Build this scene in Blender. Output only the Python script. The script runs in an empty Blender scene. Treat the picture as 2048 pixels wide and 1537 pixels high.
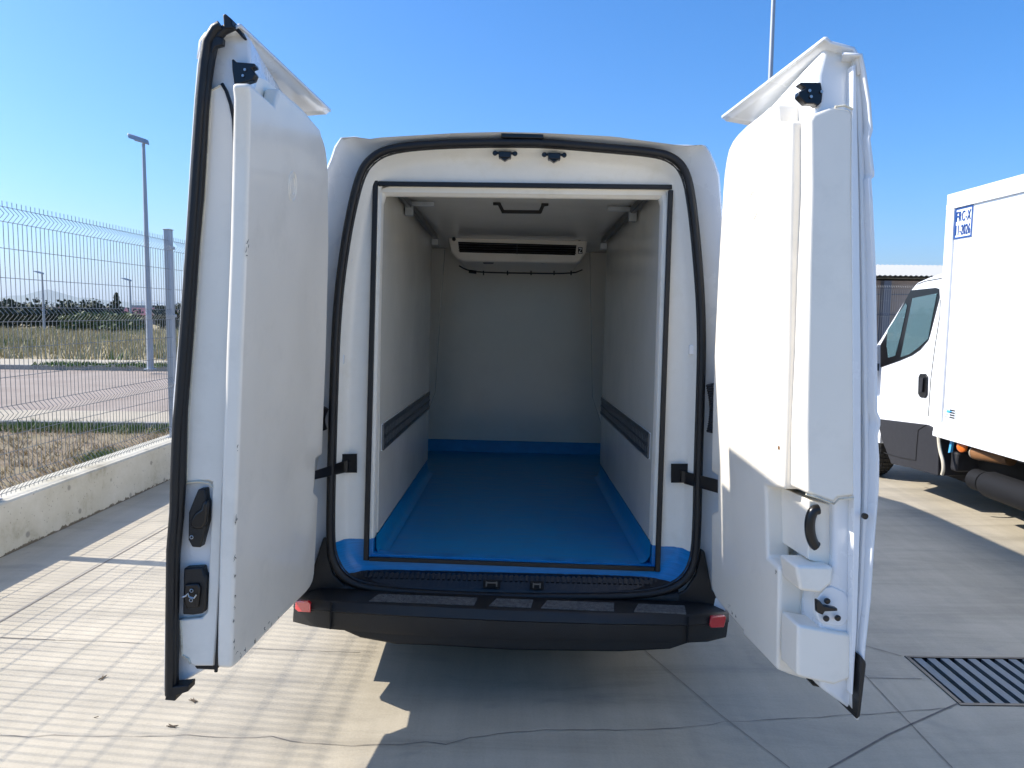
import bpy, math, random
from mathutils import Vector, Matrix
random.seed(7)
S = bpy.context.scene
COL = S.collection
R = math.radians
# ---------------------------------------------------------------- camera, sky, sun, exposure
F, CX, CY, HC = 1540.0, 1024.0, 768.5, 1.65          # focal length in photo pixels, image centre, camera height
PITCH = math.atan(139.5 / F)
CR = (Matrix.Rotation(.0026, 3, 'Z') @ Matrix.Rotation(math.pi/2 - PITCH, 3, 'X') @ Matrix.Rotation(.011, 3, 'Z'))
CP = Vector((0, 0, HC))
cd = bpy.data.cameras.new('camera'); cam = bpy.data.objects.new('camera', cd); COL.objects.link(cam)
cam.matrix_world = Matrix.Translation(CP) @ CR.to_4x4()
cd.sensor_width = 36; cd.lens = F / 2048 * 36; cd.clip_end = 30000; cd.clip_start = .05
S.camera = cam
SUN_EL, SUN_AZ = R(39.5), math.atan2(-1, .137)       # azimuth from +Y towards +X
w = bpy.data.worlds.new('World'); S.world = w; w.use_nodes = True
nt = w.node_tree; nt.nodes.clear()
sky = nt.nodes.new('ShaderNodeTexSky'); sky.sky_type = 'NISHITA'; sky.sun_disc = False
sky.sun_elevation = SUN_EL; sky.sun_rotation = SUN_AZ
sky.air_density = 1.0; sky.dust_density = 1.5; sky.ozone_density = 10.0; sky.altitude = 0
bg = nt.nodes.new('ShaderNodeBackground'); bg.inputs[1].default_value = .138
wo = nt.nodes.new('ShaderNodeOutputWorld')
hs = nt.nodes.new('ShaderNodeHueSaturation'); hs.inputs['Saturation'].default_value = 1.16
nt.links.new(sky.outputs[0], hs.inputs['Color']); nt.links.new(hs.outputs[0], bg.inputs[0]); nt.links.new(bg.outputs[0], wo.inputs[0])
ld = bpy.data.lights.new('sun', 'SUN'); ld.energy = 4.25; ld.angle = R(.53); ld.color = (1, .945, .86)
sun = bpy.data.objects.new('sun', ld); COL.objects.link(sun)
sd = Vector((math.sin(SUN_AZ)*math.cos(SUN_EL), math.cos(SUN_AZ)*math.cos(SUN_EL), math.sin(SUN_EL)))
sun.rotation_euler = sd.to_track_quat('Z', 'Y').to_euler()
S.view_settings.view_transform = 'Standard'; S.view_settings.look = 'None'
S.view_settings.exposure = .78; S.view_settings.gamma = 1
S.cycles.max_bounces = 8; S.cycles.diffuse_bounces = 5

# ---------------------------------------------------------------- photo pixel -> point on a real plane
def ray(px, py): return CR @ Vector(((px-CX)/F, -(py-CY)/F, -1))
def wx(px, py, x): v = ray(px, py); return CP + v*((x-CP.x)/v.x)
def wy(px, py, y): v = ray(px, py); return CP + v*((y-CP.y)/v.y)
def wz(px, py, z=0): v = ray(px, py); return CP + v*((z-CP.z)/v.z)
VAN = Matrix.Translation((-.015, 3.24, 0)) @ Matrix.Rotation(.014, 4, 'Y') @ Matrix.Rotation(-.023, 4, 'X')
VI = VAN.inverted(); VO = VI @ CP; VIR = VI.to_3x3()
def lray(px, py): return VIR @ ray(px, py)
def lx(px, py, x): v = lray(px, py); return VO + v*((x-VO.x)/v.x)
def ly(px, py, y=0.): v = lray(px, py); return VO + v*((y-VO.y)/v.y)
def lz(px, py, z): v = lray(px, py); return VO + v*((z-VO.z)/v.z)

# ---------------------------------------------------------------- materials
def new_mat(name):
    m = bpy.data.materials.new(name); m.use_nodes = True
    return m, m.node_tree, m.node_tree.nodes['Principled BSDF']
def nd(t, typ, **kw):
    n = t.nodes.new(typ)
    for k, v in kw.items():
        if k in n.inputs: n.inputs[k].default_value = v
        else: setattr(n, k, v)
    return n
def ramp(t, src, stops):
    r = nd(t, 'ShaderNodeValToRGB'); e = r.color_ramp.elements
    while len(e) < len(stops): e.new(.5)
    for i, (p, c) in enumerate(stops):
        e[i].position = p; e[i].color = (c, c, c, 1) if isinstance(c, (int, float)) else (*c, 1)
    t.links.new(src, r.inputs[0]); return r
def coords(t, scale=(1, 1, 1), kind='Object'):
    c = nd(t, 'ShaderNodeTexCoord'); mp = nd(t, 'ShaderNodeMapping'); mp.inputs['Scale'].default_value = scale
    t.links.new(c.outputs[kind], mp.inputs[0]); return mp.outputs[0]
def mixc(t, fac, a, b, blend='MIX'):
    m = nd(t, 'ShaderNodeMix', data_type='RGBA', blend_type=blend)
    for s, v in ((m.inputs[0], fac), (m.inputs[6], a), (m.inputs[7], b)):
        if hasattr(v, 'is_linked') or hasattr(v, 'links'): t.links.new(v, s)
        elif isinstance(v, (int, float)): s.default_value = v
        else: s.default_value = (*v, 1)
    return m.outputs[2]
def basic(name, col, rough=.5, metal=0., var=.0, vscale=6., bump=0., bscale=40., coat=0., dirt=None, dirt_amt=.0, dscale=3., stretch=(1, 1, 1), spec=.5):
    m, t, b = new_mat(name)
    b.inputs['Roughness'].default_value = rough; b.inputs['Metallic'].default_value = metal
    b.inputs['Coat Weight'].default_value = coat; b.inputs['Coat Roughness'].default_value = .06
    b.inputs['Specular IOR Level'].default_value = spec
    out = None
    if var or dirt:
        co = coords(t, stretch)
        n = nd(t, 'ShaderNodeTexNoise', Scale=vscale, Detail=6., Roughness=.6); t.links.new(co, n.inputs[0])
        lo = tuple(max(0, c*(1-var)) for c in col); hi = tuple(min(1, c*(1+var)) for c in col)
        out = ramp(t, n.outputs[0], [(.3, lo), (.7, hi)]).outputs[0]
        if dirt:
            n2 = nd(t, 'ShaderNodeTexNoise', Scale=dscale, Detail=9., Roughness=.7); t.links.new(co, n2.inputs[0])
            r2 = ramp(t, n2.outputs[0], [(.52, 0.), (.75, dirt_amt)])
            out = mixc(t, r2.outputs[0], out, dirt)
        t.links.new(out, b.inputs['Base Color'])
        rr = ramp(t, n.outputs[0], [(.3, rough*.85), (.7, min(1, rough*1.15))]); t.links.new(rr.outputs[0], b.inputs['Roughness'])
    else: b.inputs['Base Color'].default_value = (*col, 1)
    if bump:
        co = coords(t, stretch)
        n = nd(t, 'ShaderNodeTexNoise', Scale=bscale, Detail=4.); t.links.new(co, n.inputs[0])
        bp = nd(t, 'ShaderNodeBump', Strength=bump, Distance=.01); t.links.new(n.outputs[0], bp.inputs['Height']); t.links.new(bp.outputs[0], b.inputs['Normal'])
    return m
M = {}
M['paint'] = basic('white_paint', (.80, .81, .81), .26, var=.02, vscale=3, coat=.6, bump=.02, bscale=5)
M['paint2'] = basic('truck_white_paint', (.82, .83, .84), .3, var=.015, vscale=2, coat=.4)
M['grp'] = basic('white_gelcoat', (.90, .84, .73), .33, var=.025, vscale=4, coat=.25, dirt=(.42, .39, .32), dirt_amt=.16, dscale=5, bump=.035, bscale=7)
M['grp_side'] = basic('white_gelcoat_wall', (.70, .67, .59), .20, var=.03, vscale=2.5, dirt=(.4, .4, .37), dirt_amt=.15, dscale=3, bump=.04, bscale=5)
M['sealant'] = basic('sealant_bead', (.66, .62, .50), .6, var=.12, vscale=14, dirt=(.20, .17, .12), dirt_amt=.8, dscale=18, bump=.4, bscale=60)
M['rubber'] = basic('black_rubber', (.006, .006, .007), .5, var=.3, vscale=20, bump=.1, bscale=60)
M['plastic'] = basic('black_plastic', (.009, .009, .010), .48, var=.25, vscale=8, bump=.15, bscale=300, dirt=(.035, .033, .03), dirt_amt=.3, dscale=5)
M['gloss_black'] = basic('dark_plastic', (.006, .006, .007), .3)
M['clad'] = basic('grey_cladding', (.026, .026, .030), .6, var=.1, vscale=10, bump=.1, bscale=200, spec=.25)
M['tread'] = basic('step_plastic', (.006, .007, .009), .4, var=.3, vscale=12, bump=.2, bscale=120)
M['steel'] = basic('galvanised_steel', (.42, .45, .48), .42, 1., var=.15, vscale=14)
M['dsteel'] = basic('weathered_track_steel', (.13, .135, .14), .42, .8, var=.15, vscale=20)
M['zinc'] = basic('zinc_post', (.36, .39, .43), .55, .6, var=.12, vscale=6, stretch=(1, 1, .2))
M['wire'] = basic('galvanised_wire', (.24, .25, .25), .55, .5, var=.1, vscale=3)
M['red'] = basic('red_reflector', (.55, .012, .02), .18, coat=.6)
M['amber'] = basic('amber_lens', (.75, .17, .02), .25, coat=.5)
M['bluepart'] = basic('blue_fitting', (.08, .40, .75), .35)
M['glass'] = None
M['tank'] = basic('tank_plastic', (.012, .012, .013), .7, spec=.2)
M['tyre'] = basic('tyre_rubber', (.02, .02, .02), .8, bump=.4, bscale=60)
M['rim'] = basic('rim_metal', (.35, .35, .36), .4, .7)
M['brown'] = basic('brown_rust', (.20, .09, .03), .7, var=.3)
M['cream'] = basic('cream_hose', (.62, .56, .44), .6)
M['sign'] = basic('sticker_blue', (.008, .06, .25), .4)
M['stickerw'] = basic('sticker_white', (.78, .82, .86), .35)
M['stickerb'] = basic('sticker_cyan', (.05, .45, .75), .35)
M['mark'] = basic('scuff_mark', (.14, .12, .10), .8, var=.4, vscale=60)
M['leafbits'] = basic('dry_leaf', (.10, .07, .04), .8)
def glass(name, tint, rough=.02):
    m, t, b = new_mat(name)
    b.inputs['Base Color'].default_value = (*tint, 1); b.inputs['Roughness'].default_value = rough
    b.inputs['Transmission Weight'].default_value = .55; b.inputs['Coat Weight'].default_value = .6; b.inputs['IOR'].default_value = 1.1
    return m
M['glass'] = glass('window_glass', (.16, .27, .30))
def frame_mat():       # white gelcoat frame painted blue at its foot, brush strokes in the blue
    m, t, b = new_mat('frame_white_and_blue_paint')
    co = coords(t); sp = nd(t, 'ShaderNodeSeparateXYZ'); t.links.new(co, sp.inputs[0])
    n = nd(t, 'ShaderNodeTexNoise', Scale=30., Detail=3.); t.links.new(co, n.inputs[0])
    ad = nd(t, 'ShaderNodeMath', operation='MULTIPLY_ADD'); t.links.new(n.outputs[0], ad.inputs[0]); ad.inputs[1].default_value = .006; t.links.new(sp.outputs[2], ad.inputs[2])
    gt = nd(t, 'ShaderNodeMath', operation='LESS_THAN'); t.links.new(ad.outputs[0], gt.inputs[0]); gt.inputs[1].default_value = BLUE_Z+.003
    n2 = nd(t, 'ShaderNodeTexNoise', Scale=5., Detail=8., Roughness=.65); t.links.new(co, n2.inputs[0])
    white = ramp(t, n2.outputs[0], [(.3, (.80, .76, .67)), (.55, (.84, .80, .71)), (.78, (.74, .69, .57))]).outputs[0]
    st = coords(t, (3, 3, 60)); n3 = nd(t, 'ShaderNodeTexNoise', Scale=4., Detail=5.); t.links.new(st, n3.inputs[0])
    blue = ramp(t, n3.outputs[0], [(.3, (.0, .15, .38)), (.7, (.004, .23, .56))]).outputs[0]
    bk = nd(t, 'ShaderNodeMath', operation='LESS_THAN'); t.links.new(ad.outputs[0], bk.inputs[0]); bk.inputs[1].default_value = BLACK_Z+.003
    t.links.new(mixc(t, bk.outputs[0], mixc(t, gt.outputs[0], white, blue), (.008, .008, .01)), b.inputs['Base Color'])
    b.inputs['Roughness'].default_value = .36
    bp = nd(t, 'ShaderNodeBump', Strength=.12, Distance=.004); t.links.new(n3.outputs[0], bp.inputs['Height']); t.links.new(bp.outputs[0], b.inputs['Normal'])
    return m
def floor_mat():
    m, t, b = new_mat('blue_floor_resin')
    st = coords(t, (1.5, 9, 3)); n3 = nd(t, 'ShaderNodeTexNoise', Scale=5., Detail=7., Roughness=.6); t.links.new(st, n3.inputs[0])
    c = ramp(t, n3.outputs[0], [(.3, (.0, .19, .42)), (.72, (.004, .27, .58))]).outputs[0]
    t.links.new(c, b.inputs['Base Color'])
    t.links.new(ramp(t, n3.outputs[0], [(.3, .30), (.7, .46)]).outputs[0], b.inputs['Roughness'])
    n4 = nd(t, 'ShaderNodeTexNoise', Scale=90., Detail=2.); t.links.new(coords(t), n4.inputs[0])
    bp = nd(t, 'ShaderNodeBump', Strength=.15, Distance=.003); t.links.new(n4.outputs[0], bp.inputs['Height']); t.links.new(bp.outputs[0], b.inputs['Normal'])
    return m
def concrete_yard():
    m, t, b = new_mat('yard_concrete')
    co = coords(t)
    n1 = nd(t, 'ShaderNodeTexNoise', Scale=.7, Detail=8., Roughness=.62); t.links.new(co, n1.inputs[0])
    n2 = nd(t, 'ShaderNodeTexNoise', Scale=1.6, Detail=8., Roughness=.7, Distortion=.6); t.links.new(coords(t, (.35, 2.2, 1)), n2.inputs[0])
    n3 = nd(t, 'ShaderNodeTexNoise', Scale=90., Detail=5.); t.links.new(co, n3.inputs[0])
    c1 = ramp(t, n1.outputs[0], [(.3, (.44, .385, .285)), (.7, (.53, .465, .355))]).outputs[0]
    c2 = ramp(t, n2.outputs[0], [(.32, .74), (.5, .97), (.68, 1.06)]).outputs[0]
    c = mixc(t, 1., c1, c2, 'MULTIPLY')
    c = mixc(t, 1., c, ramp(t, n3.outputs[0], [(.25, .93), (.6, 1.0)]).outputs[0], 'MULTIPLY')
    n6 = nd(t, 'ShaderNodeTexNoise', Scale=3., Detail=6., Roughness=.6); mp6 = nd(t, 'ShaderNodeMapping'); mp6.inputs['Rotation'].default_value = (0, 0, .35); mp6.inputs['Scale'].default_value = (2.6, .22, 1)
    tc6 = nd(t, 'ShaderNodeTexCoord'); t.links.new(tc6.outputs['Object'], mp6.inputs[0]); t.links.new(mp6.outputs[0], n6.inputs[0])
    c = mixc(t, 1., c, ramp(t, n6.outputs[0], [(.38, 1.0), (.62, .90), (.72, .97)]).outputs[0], 'MULTIPLY')
    # dark stains with their own outline
    n4 = nd(t, 'ShaderNodeTexNoise', Scale=2.3, Detail=4., Distortion=1.2); t.links.new(coords(t, (1, 1.6, 1)), n4.inputs[0])
    c = mixc(t, ramp(t, n4.outputs[0], [(.60, 0.), (.74, .35)]).outputs[0], c, (.26, .24, .21))
    v = nd(t, 'ShaderNodeTexVoronoi', Scale=22.); t.links.new(co, v.inputs[0])
    c = mixc(t, ramp(t, v.outputs[0], [(.02, .5), (.05, 0.)]).outputs[0], c, (.2, .18, .16))
    t.links.new(c, b.inputs['Base Color'])
    t.links.new(ramp(t, n2.outputs[0], [(.3, .55), (.7, .85)]).outputs[0], b.inputs['Roughness'])
    bp = nd(t, 'ShaderNodeBump', Strength=.25, Distance=.004); t.links.new(n3.outputs[0], bp.inputs['Height']); t.links.new(bp.outputs[0], b.inputs['Normal'])
    return m
def concrete_wall_mat():
    m, t, b = new_mat('cast_concrete')
    co = coords(t)
    n1 = nd(t, 'ShaderNodeTexNoise', Scale=2.2, Detail=9., Roughness=.7); t.links.new(co, n1.inputs[0])
    c = ramp(t, n1.outputs[0], [(.28, (.30, .26, .18)), (.45, (.50, .46, .36)), (.7, (.60, .56, .47))]).outputs[0]
    v = nd(t, 'ShaderNodeTexVoronoi', Scale=6., Randomness=1.); t.links.new(co, v.inputs[0])
    c = mixc(t, ramp(t, v.outputs[0], [(.10, .75), (.16, 0.)]).outputs[0], c, (.22, .20, .17))
    v2 = nd(t, 'ShaderNodeTexVoronoi', Scale=26.); t.links.new(co, v2.inputs[0])
    c = mixc(t, ramp(t, v2.outputs[0], [(.09, .8), (.14, 0.)]).outputs[0], c, (.20, .18, .15))
    n5 = nd(t, 'ShaderNodeTexNoise', Scale=16., Detail=9., Roughness=.75); t.links.new(co, n5.inputs[0])
    sp = nd(t, 'ShaderNodeSeparateXYZ'); t.links.new(co, sp.inputs[0])
    ma = nd(t, 'ShaderNodeMath', operation='MULTIPLY_ADD'); t.links.new(n5.outputs[0], ma.inputs[0]); ma.inputs[1].default_value = -.11; t.links.new(sp.outputs[2], ma.inputs[2])
    c = mixc(t, ramp(t, ma.outputs[0], [(-.0, .8), (-.0+.0001, .8)]).outputs[0], c, c)
    lt = nd(t, 'ShaderNodeMath', operation='LESS_THAN'); t.links.new(ma.outputs[0], lt.inputs[0]); lt.inputs[1].default_value = -.040
    c = mixc(t, lt.outputs[0], c, (.13, .105, .07))
    t.links.new(c, b.inputs['Base Color']); b.inputs['Roughness'].default_value = .9
    bp = nd(t, 'ShaderNodeBump', Strength=.5, Distance=.01); t.links.new(n5.outputs[0], bp.inputs['Height']); t.links.new(bp.outputs[0], b.inputs['Normal'])
    return m
def patch_mat(name, cols, scale, rough=.95, bump=.4):
    m, t, b = new_mat(name); co = coords(t)
    n = nd(t, 'ShaderNodeTexNoise', Scale=scale, Detail=10., Roughness=.7); t.links.new(co, n.inputs[0])
    k = len(cols)
    t.links.new(ramp(t, n.outputs[0], [(.3+.4*i/(k-1), c) for i, c in enumerate(cols)]).outputs[0], b.inputs['Base Color'])
    b.inputs['Roughness'].default_value = rough
    n2 = nd(t, 'ShaderNodeTexNoise', Scale=scale*14, Detail=5.); t.links.new(co, n2.inputs[0])
    bp = nd(t, 'ShaderNodeBump', Strength=bump, Distance=.03); t.links.new(n2.outputs[0], bp.inputs['Height']); t.links.new(bp.outputs[0], b.inputs['Normal'])
    return m
M['yard'] = concrete_yard(); M['wallc'] = concrete_wall_mat()
M['joint'] = basic('joint_dirt', (.17, .15, .13), .9, var=.3, vscale=30)
M['road'] = patch_mat('pale_road_surface', [(.27, .21, .165), (.33, .265, .21), (.38, .31, .25)], .8)
M['walk'] = patch_mat('pavement_slabs', [(.40, .345, .25), (.50, .43, .32)], 2.)
M['kerb'] = patch_mat('kerb_concrete', [(.24, .23, .21), (.38, .36, .32)], 4.)
M['soil'] = patch_mat('dry_soil', [(.16, .11, .07), (.26, .20, .12), (.20, .17, .08)], 2.)
M['field'] = patch_mat('dry_field', [(.16, .15, .06), (.34, .27, .14), (.42, .34, .20)], .25)
def leaf_mat(name, cols):
    m, t, b = new_mat(name)
    g = nd(t, 'ShaderNodeNewGeometry'); k = len(cols)
    t.links.new(ramp(t, g.outputs['Random Per Island'], [(i/(k-1), c) for i, c in enumerate(cols)]).outputs[0], b.inputs['Base Color'])
    b.inputs['Roughness'].default_value = .7
    return m
M['straw'] = leaf_mat('dry_grass_blades', [(.46, .37, .20), (.30, .25, .10), (.55, .46, .28), (.30, .28, .12)])
M['brownstraw'] = leaf_mat('brown_weeds', [(.30, .20, .10), (.42, .32, .18), (.22, .17, .07), (.50, .40, .24)])
M['green'] = leaf_mat('green_weeds', [(.07, .13, .025), (.12, .19, .04), (.05, .09, .02)])
M['dark'] = leaf_mat('dark_foliage', [(.018, .032, .014), (.04, .06, .025), (.03, .045, .02)])
M['olive'] = leaf_mat('olive_foliage', [(.05, .085, .02), (.09, .13, .035), (.13, .15, .05)])
M['bark'] = basic('bark', (.08, .055, .035), .9, var=.3)
M['hill'] = patch_mat('far_hills', [(.10, .14, .10), (.16, .18, .13)], .002)
M['redroof'] = basic('red_roof', (.16, .035, .04), .6, var=.1)
M['bluegrey'] = basic('far_grey_building', (.22, .26, .33), .6)
M['cladrib'] = basic('pale_corrugated_sheet', (.42, .41, .37), .6)
M['shed'] = patch_mat('brown_panel_wall', [(.27, .21, .18), (.34, .27, .23)], 1.5)
M['shedpost'] = basic('blue_grey_column', (.10, .11, .14), .5)
M['grate'] = basic('grate_steel', (.10, .14, .18), .45, .5, var=.2, vscale=20)
M['pit'] = basic('pit_and_shade_black', (.008, .008, .008), .9)  # near-black; also stands in for shade in pockets and below the vehicles

# ---------------------------------------------------------------- mesh helpers
def mesh(name, v, f, mat, parent=None, smooth=False, bevel=0, segs=2, solid=0, weld=False):
    me = bpy.data.meshes.new(name); me.from_pydata([tuple(p) for p in v], [], f)
    import bmesh
    bm = bmesh.new(); bm.from_mesh(me)
    if weld: bmesh.ops.remove_doubles(bm, verts=bm.verts, dist=1e-5)
    bmesh.ops.recalc_face_normals(bm, faces=bm.faces); bm.to_mesh(me); bm.free()
    o = bpy.data.objects.new(name, me); COL.objects.link(o)
    me.materials.append(M[mat] if isinstance(mat, str) else mat)
    if smooth or bevel:
        for p in me.polygons: p.use_smooth = True
        try: me.set_sharp_from_angle(angle=R(40))
        except Exception: pass
    if parent: o.parent = parent
    if solid:
        md = o.modifiers.new('solid', 'SOLIDIFY'); md.thickness = solid; md.offset = 0
    if bevel:
        md = o.modifiers.new('bevel', 'BEVEL'); md.width = bevel; md.segments = segs; md.limit_method = 'ANGLE'; md.angle_limit = R(35); md.harden_normals = False
    return o
class MB:
    def __init__(s): s.v = []; s.f = []
    def add(s, v, f):
        k = len(s.v); s.v += [Vector(p) for p in v]; s.f += [tuple(i+k for i in q) for q in f]; return s
    def box(s, a, b):
        x0, y0, z0 = a; x1, y1, z1 = b
        return s.add([(x0,y0,z0),(x1,y0,z0),(x1,y1,z0),(x0,y1,z0),(x0,y0,z1),(x1,y0,z1),(x1,y1,z1),(x0,y1,z1)],
              [(0,3,2,1),(4,5,6,7),(0,1,5,4),(1,2,6,5),(2,3,7,6),(3,0,4,7)])
    def prism(s, pts, off):
        n = len(pts); off = Vector(off); a = [Vector(p) for p in pts]
        return s.add(a + [p+off for p in a], [tuple(range(n)), tuple(range(2*n-1, n-1, -1))] + [(i, (i+1) % n, n+(i+1) % n, n+i) for i in range(n)])
    def prism2(s, a, b):
        n = len(a)
        return s.add(list(a)+list(b), [tuple(range(n)), tuple(range(2*n-1, n-1, -1))] + [(i, (i+1) % n, n+(i+1) % n, n+i) for i in range(n)])
    def tube(s, pts, r, n=8, closed=False, caps=True, flat=None):
        pts = [Vector(p) for p in pts]; m = len(pts); rs = r if isinstance(r, (list, tuple)) else [r]*m
        k = len(s.v); up = Vector((0, 0, 1)); prev = None
        for i, p in enumerate(pts):
            if closed: t = pts[(i+1) % m]-pts[i-1]
            else: t = pts[min(i+1, m-1)]-pts[max(i-1, 0)]
            t.normalize()
            if prev is None:
                a = t.cross(up if abs(t.z) < .9 else Vector((0, 1, 0))).normalized()
            else: a = (prev - t*prev.dot(t)).normalized()
            prev = a; b = t.cross(a)
            for j in range(n):
                an = 2*math.pi*j/n; s.v.append(p + (a*math.cos(an)+b*math.sin(an))*rs[i])
        for i in range(m if closed else m-1):
            for j in range(n):
                i2 = (i+1) % m
                s.f.append((k+i*n+j, k+i*n+(j+1) % n, k+i2*n+(j+1) % n, k+i2*n+j))
        if caps and not closed:
            s.f.append(tuple(k+j for j in range(n))); s.f.append(tuple(k+(m-1)*n+j for j in range(n-1, -1, -1)))
        return s
    def lathe(s, prof, center, axis, n=24):
        c = Vector(center); ax = Vector(axis).normalized(); a = ax.orthogonal().normalized(); b = ax.cross(a); k = len(s.v); m = len(prof)
        for (r, h) in prof:
            for j in range(n):
                an = 2*math.pi*j/n; s.v.append(c+ax*h+(a*math.cos(an)+b*math.sin(an))*r)
        for i in range(m-1):
            for j in range(n): s.f.append((k+i*n+j, k+i*n+(j+1) % n, k+(i+1)*n+(j+1) % n, k+(i+1)*n+j))
        s.f.append(tuple(k+j for j in range(n))); s.f.append(tuple(k+(m-1)*n+j for j in range(n-1, -1, -1)))
        return s
    def build(s, name, mat, parent=None, **kw): return mesh(name, s.v, s.f, mat, parent, **kw)
def empty(name, loc=(0, 0, 0), mat4=None):
    o = bpy.data.objects.new(name, None); COL.objects.link(o); o.location = loc
    o.empty_display_size = .3
    if mat4 is not None: o.matrix_world = mat4
    return o
def tag(o, label=None, cat=None, group=None, kind=None):
    if label: o['label'] = label
    if cat: o['category'] = cat
    if group: o['group'] = group
    if kind: o['kind'] = kind
    return o
def smooth_poly(pts, it=2, closed=True):
    for _ in range(it):
        q = []; n = len(pts)
        for i in range(n if closed else n-1):
            a = Vector(pts[i]); b = Vector(pts[(i+1) % n]); q += [a*.75+b*.25, a*.25+b*.75]
        if not closed: q = [Vector(pts[0])]+q+[Vector(pts[-1])]
        pts = q
    return [Vector(p) for p in pts]

# ================================================================ THE SETTING
def sheet(name, x0, x1, y0, y1, z, mat, kind='structure'):
    return tag(mesh(name, [(x0, y0, z), (x1, y0, z), (x1, y1, z), (x0, y1, z)], [(0, 1, 2, 3)], mat), kind=kind)
sheet('ground', -9000, 9000, -300, 14000, -.02, 'field')
PX0, PX1, PY0, PY1 = wz(1808, 1313).x, 3.15, wz(1912, 1412).y, wz(1808, 1313).y
# the yard, with a real pit under the drain
tag(MB().add([(-3.5,-20,0),(60,-20,0),(60,40,0),(-3.5,40,0),(PX0,PY0,0),(PX1,PY0,0),(PX1,PY1,0),(PX0,PY1,0)],
   [(0,1,5,4),(1,2,6,5),(2,3,7,6),(3,0,4,7)]).build('yard_concrete', 'yard'), kind='structure')
# joints and the wandering crack
jm = MB()
def strip(px, wd=.008, jitter=0.):
    P = [wz(*p) for p in px]
    Q = []
    for a, b in zip(P[:-1], P[1:]):
        n = max(1, int((b-a).length/.05)) if jitter else 1
        for i in range(n): Q.append(a.lerp(b, i/n) + Vector((random.uniform(-1, 1), random.uniform(-1, 1), 0))*jitter)
    Q.append(P[-1])
    L = []; Rr = []
    for i, p in enumerate(Q):
        t = Q[min(i+1, len(Q)-1)]-Q[max(i-1, 0)]; s = Vector((-t.y, t.x, 0)).normalized()*wd*.5*(random.uniform(.35, 1.3) if jitter else 1)
        L.append(p+s+Vector((0, 0, .0025))); Rr.append(p-s+Vector((0, 0, .0025)))
    k = len(Q); jm.add(L+Rr, [(i, i+1, k+i+1, k+i) for i in range(k-1)])
strip([(1600, 1570), (1660, 1537), (1775, 1471), (1915, 1408)], .008)
strip([(1600, 1262), (1728, 1292), (1803, 1313)], .004); strip([(1735, 1357), (1844, 1359)], .004)
strip([(1660, 1280), (1735, 1357), (1822, 1450), (1905, 1537)], .0035); strip([(1280, 1294), (1440, 1430), (1579, 1537)], .003)
strip([(-60, 1281), (0, 1245), (170, 1148), (337, 1054), (480, 975)], .008)
strip([(0, 1276), (110, 1281)], .007); strip([(110, 1281), (330, 1289), (500, 1298), (720, 1306)], .003, .002)
strip([(0, 1472), (60, 1474), (110, 1470), (200, 1474), (300, 1473), (370, 1472), (470, 1476), (545, 1475), (580, 1482), (640, 1490), (705, 1493), (760, 1491), (800, 1490), (850, 1486), (890, 1491), (940, 1477), (1000, 1468), (1090, 1462), (1150, 1460), (1230, 1462), (1300, 1461), (1400, 1454), (1450, 1445), (1560, 1440), (1640, 1435), (1760, 1428), (1860, 1421), (1905, 1417)], .0034, .005)
tag(jm.build('concrete_joints', 'joint'), kind='structure')
# scraps lying about
for i, (p, lab) in enumerate((((388, 1404), 'small dry leaf on the striped concrete under the open left door'), ((205, 1358), 'thin dry twig lying on the fence shadow'), ((192, 1437), 'tiny dark pebble on the fence shadow'), ((345, 1455), 'small dry seed husk near the long crack'))):
    c = wz(*p); r = .018 if i != 2 else .008
    mb = MB()
    for k in range(3 if i != 2 else 1):
        a = random.uniform(0, 6); d = Vector((math.cos(a), math.sin(a), 0)); s = Vector((-d.y, d.x, 0))*.22
        mb.prism([c-d*r+Vector((0,0,.002)), c+s*r+Vector((0,0,.003)), c+d*r*1.3+Vector((0,0,.006)), c-s*r+Vector((0,0,.003))], (0, 0, .003))
    tag(mb.build('pebble' if i == 2 else 'twig' if i == 1 else 'dry_leaf', 'leafbits'), lab, 'pebble' if i == 2 else 'twig' if i == 1 else 'leaf')
# drain grate
g = empty('drain_grate', ((PX0+PX1)/2, (PY0+PY1)/2, 0)); gm = g.matrix_basis.inverted() if False else None
def rel(o, p): return Vector(p)-o.location
def mb_rel(mb, o):
    mb.v = [v-Vector(o.location) for v in mb.v]; return mb
tag(g, 'wide dark steel drain grate set in the concrete beside the open right door', 'drain grate')
mb = MB()
for a, b in (((PX0, PY0), (PX1, PY0+.02)), ((PX0, PY1-.02), (PX1, PY1)), ((PX0, PY0+.0205), (PX0+.02, PY1-.0205)), ((PX1-.02, PY0+.0205), (PX1, PY1-.0205))):
    mb.box((a[0]+.001, a[1]+.001, -.05), (b[0]-.001, b[1]-.001, .004))
mb_rel(mb, g).build('frame', 'gloss_black', g)
mb = MB(); x = PX0+.035
while x < PX1-.06:
    mb.box((x, PY0+.021, -.035), (x+.038, PY1-.021, .001)); x += .066
mb_rel(mb, g).build('grate_bars', 'grate', g)
mb_rel(MB().add([(PX0, PY0, -.3), (PX1, PY0, -.3), (PX1, PY1, -.3), (PX0, PY1, -.3), (PX0, PY0, -.05), (PX1, PY0, -.05), (PX1, PY1, -.05), (PX0, PY1, -.05)], [(0,1,2,3),(0,1,5,4),(1,2,6,5),(2,3,7,6),(3,0,4,7)]), g).build('pit', 'pit', g)

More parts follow.
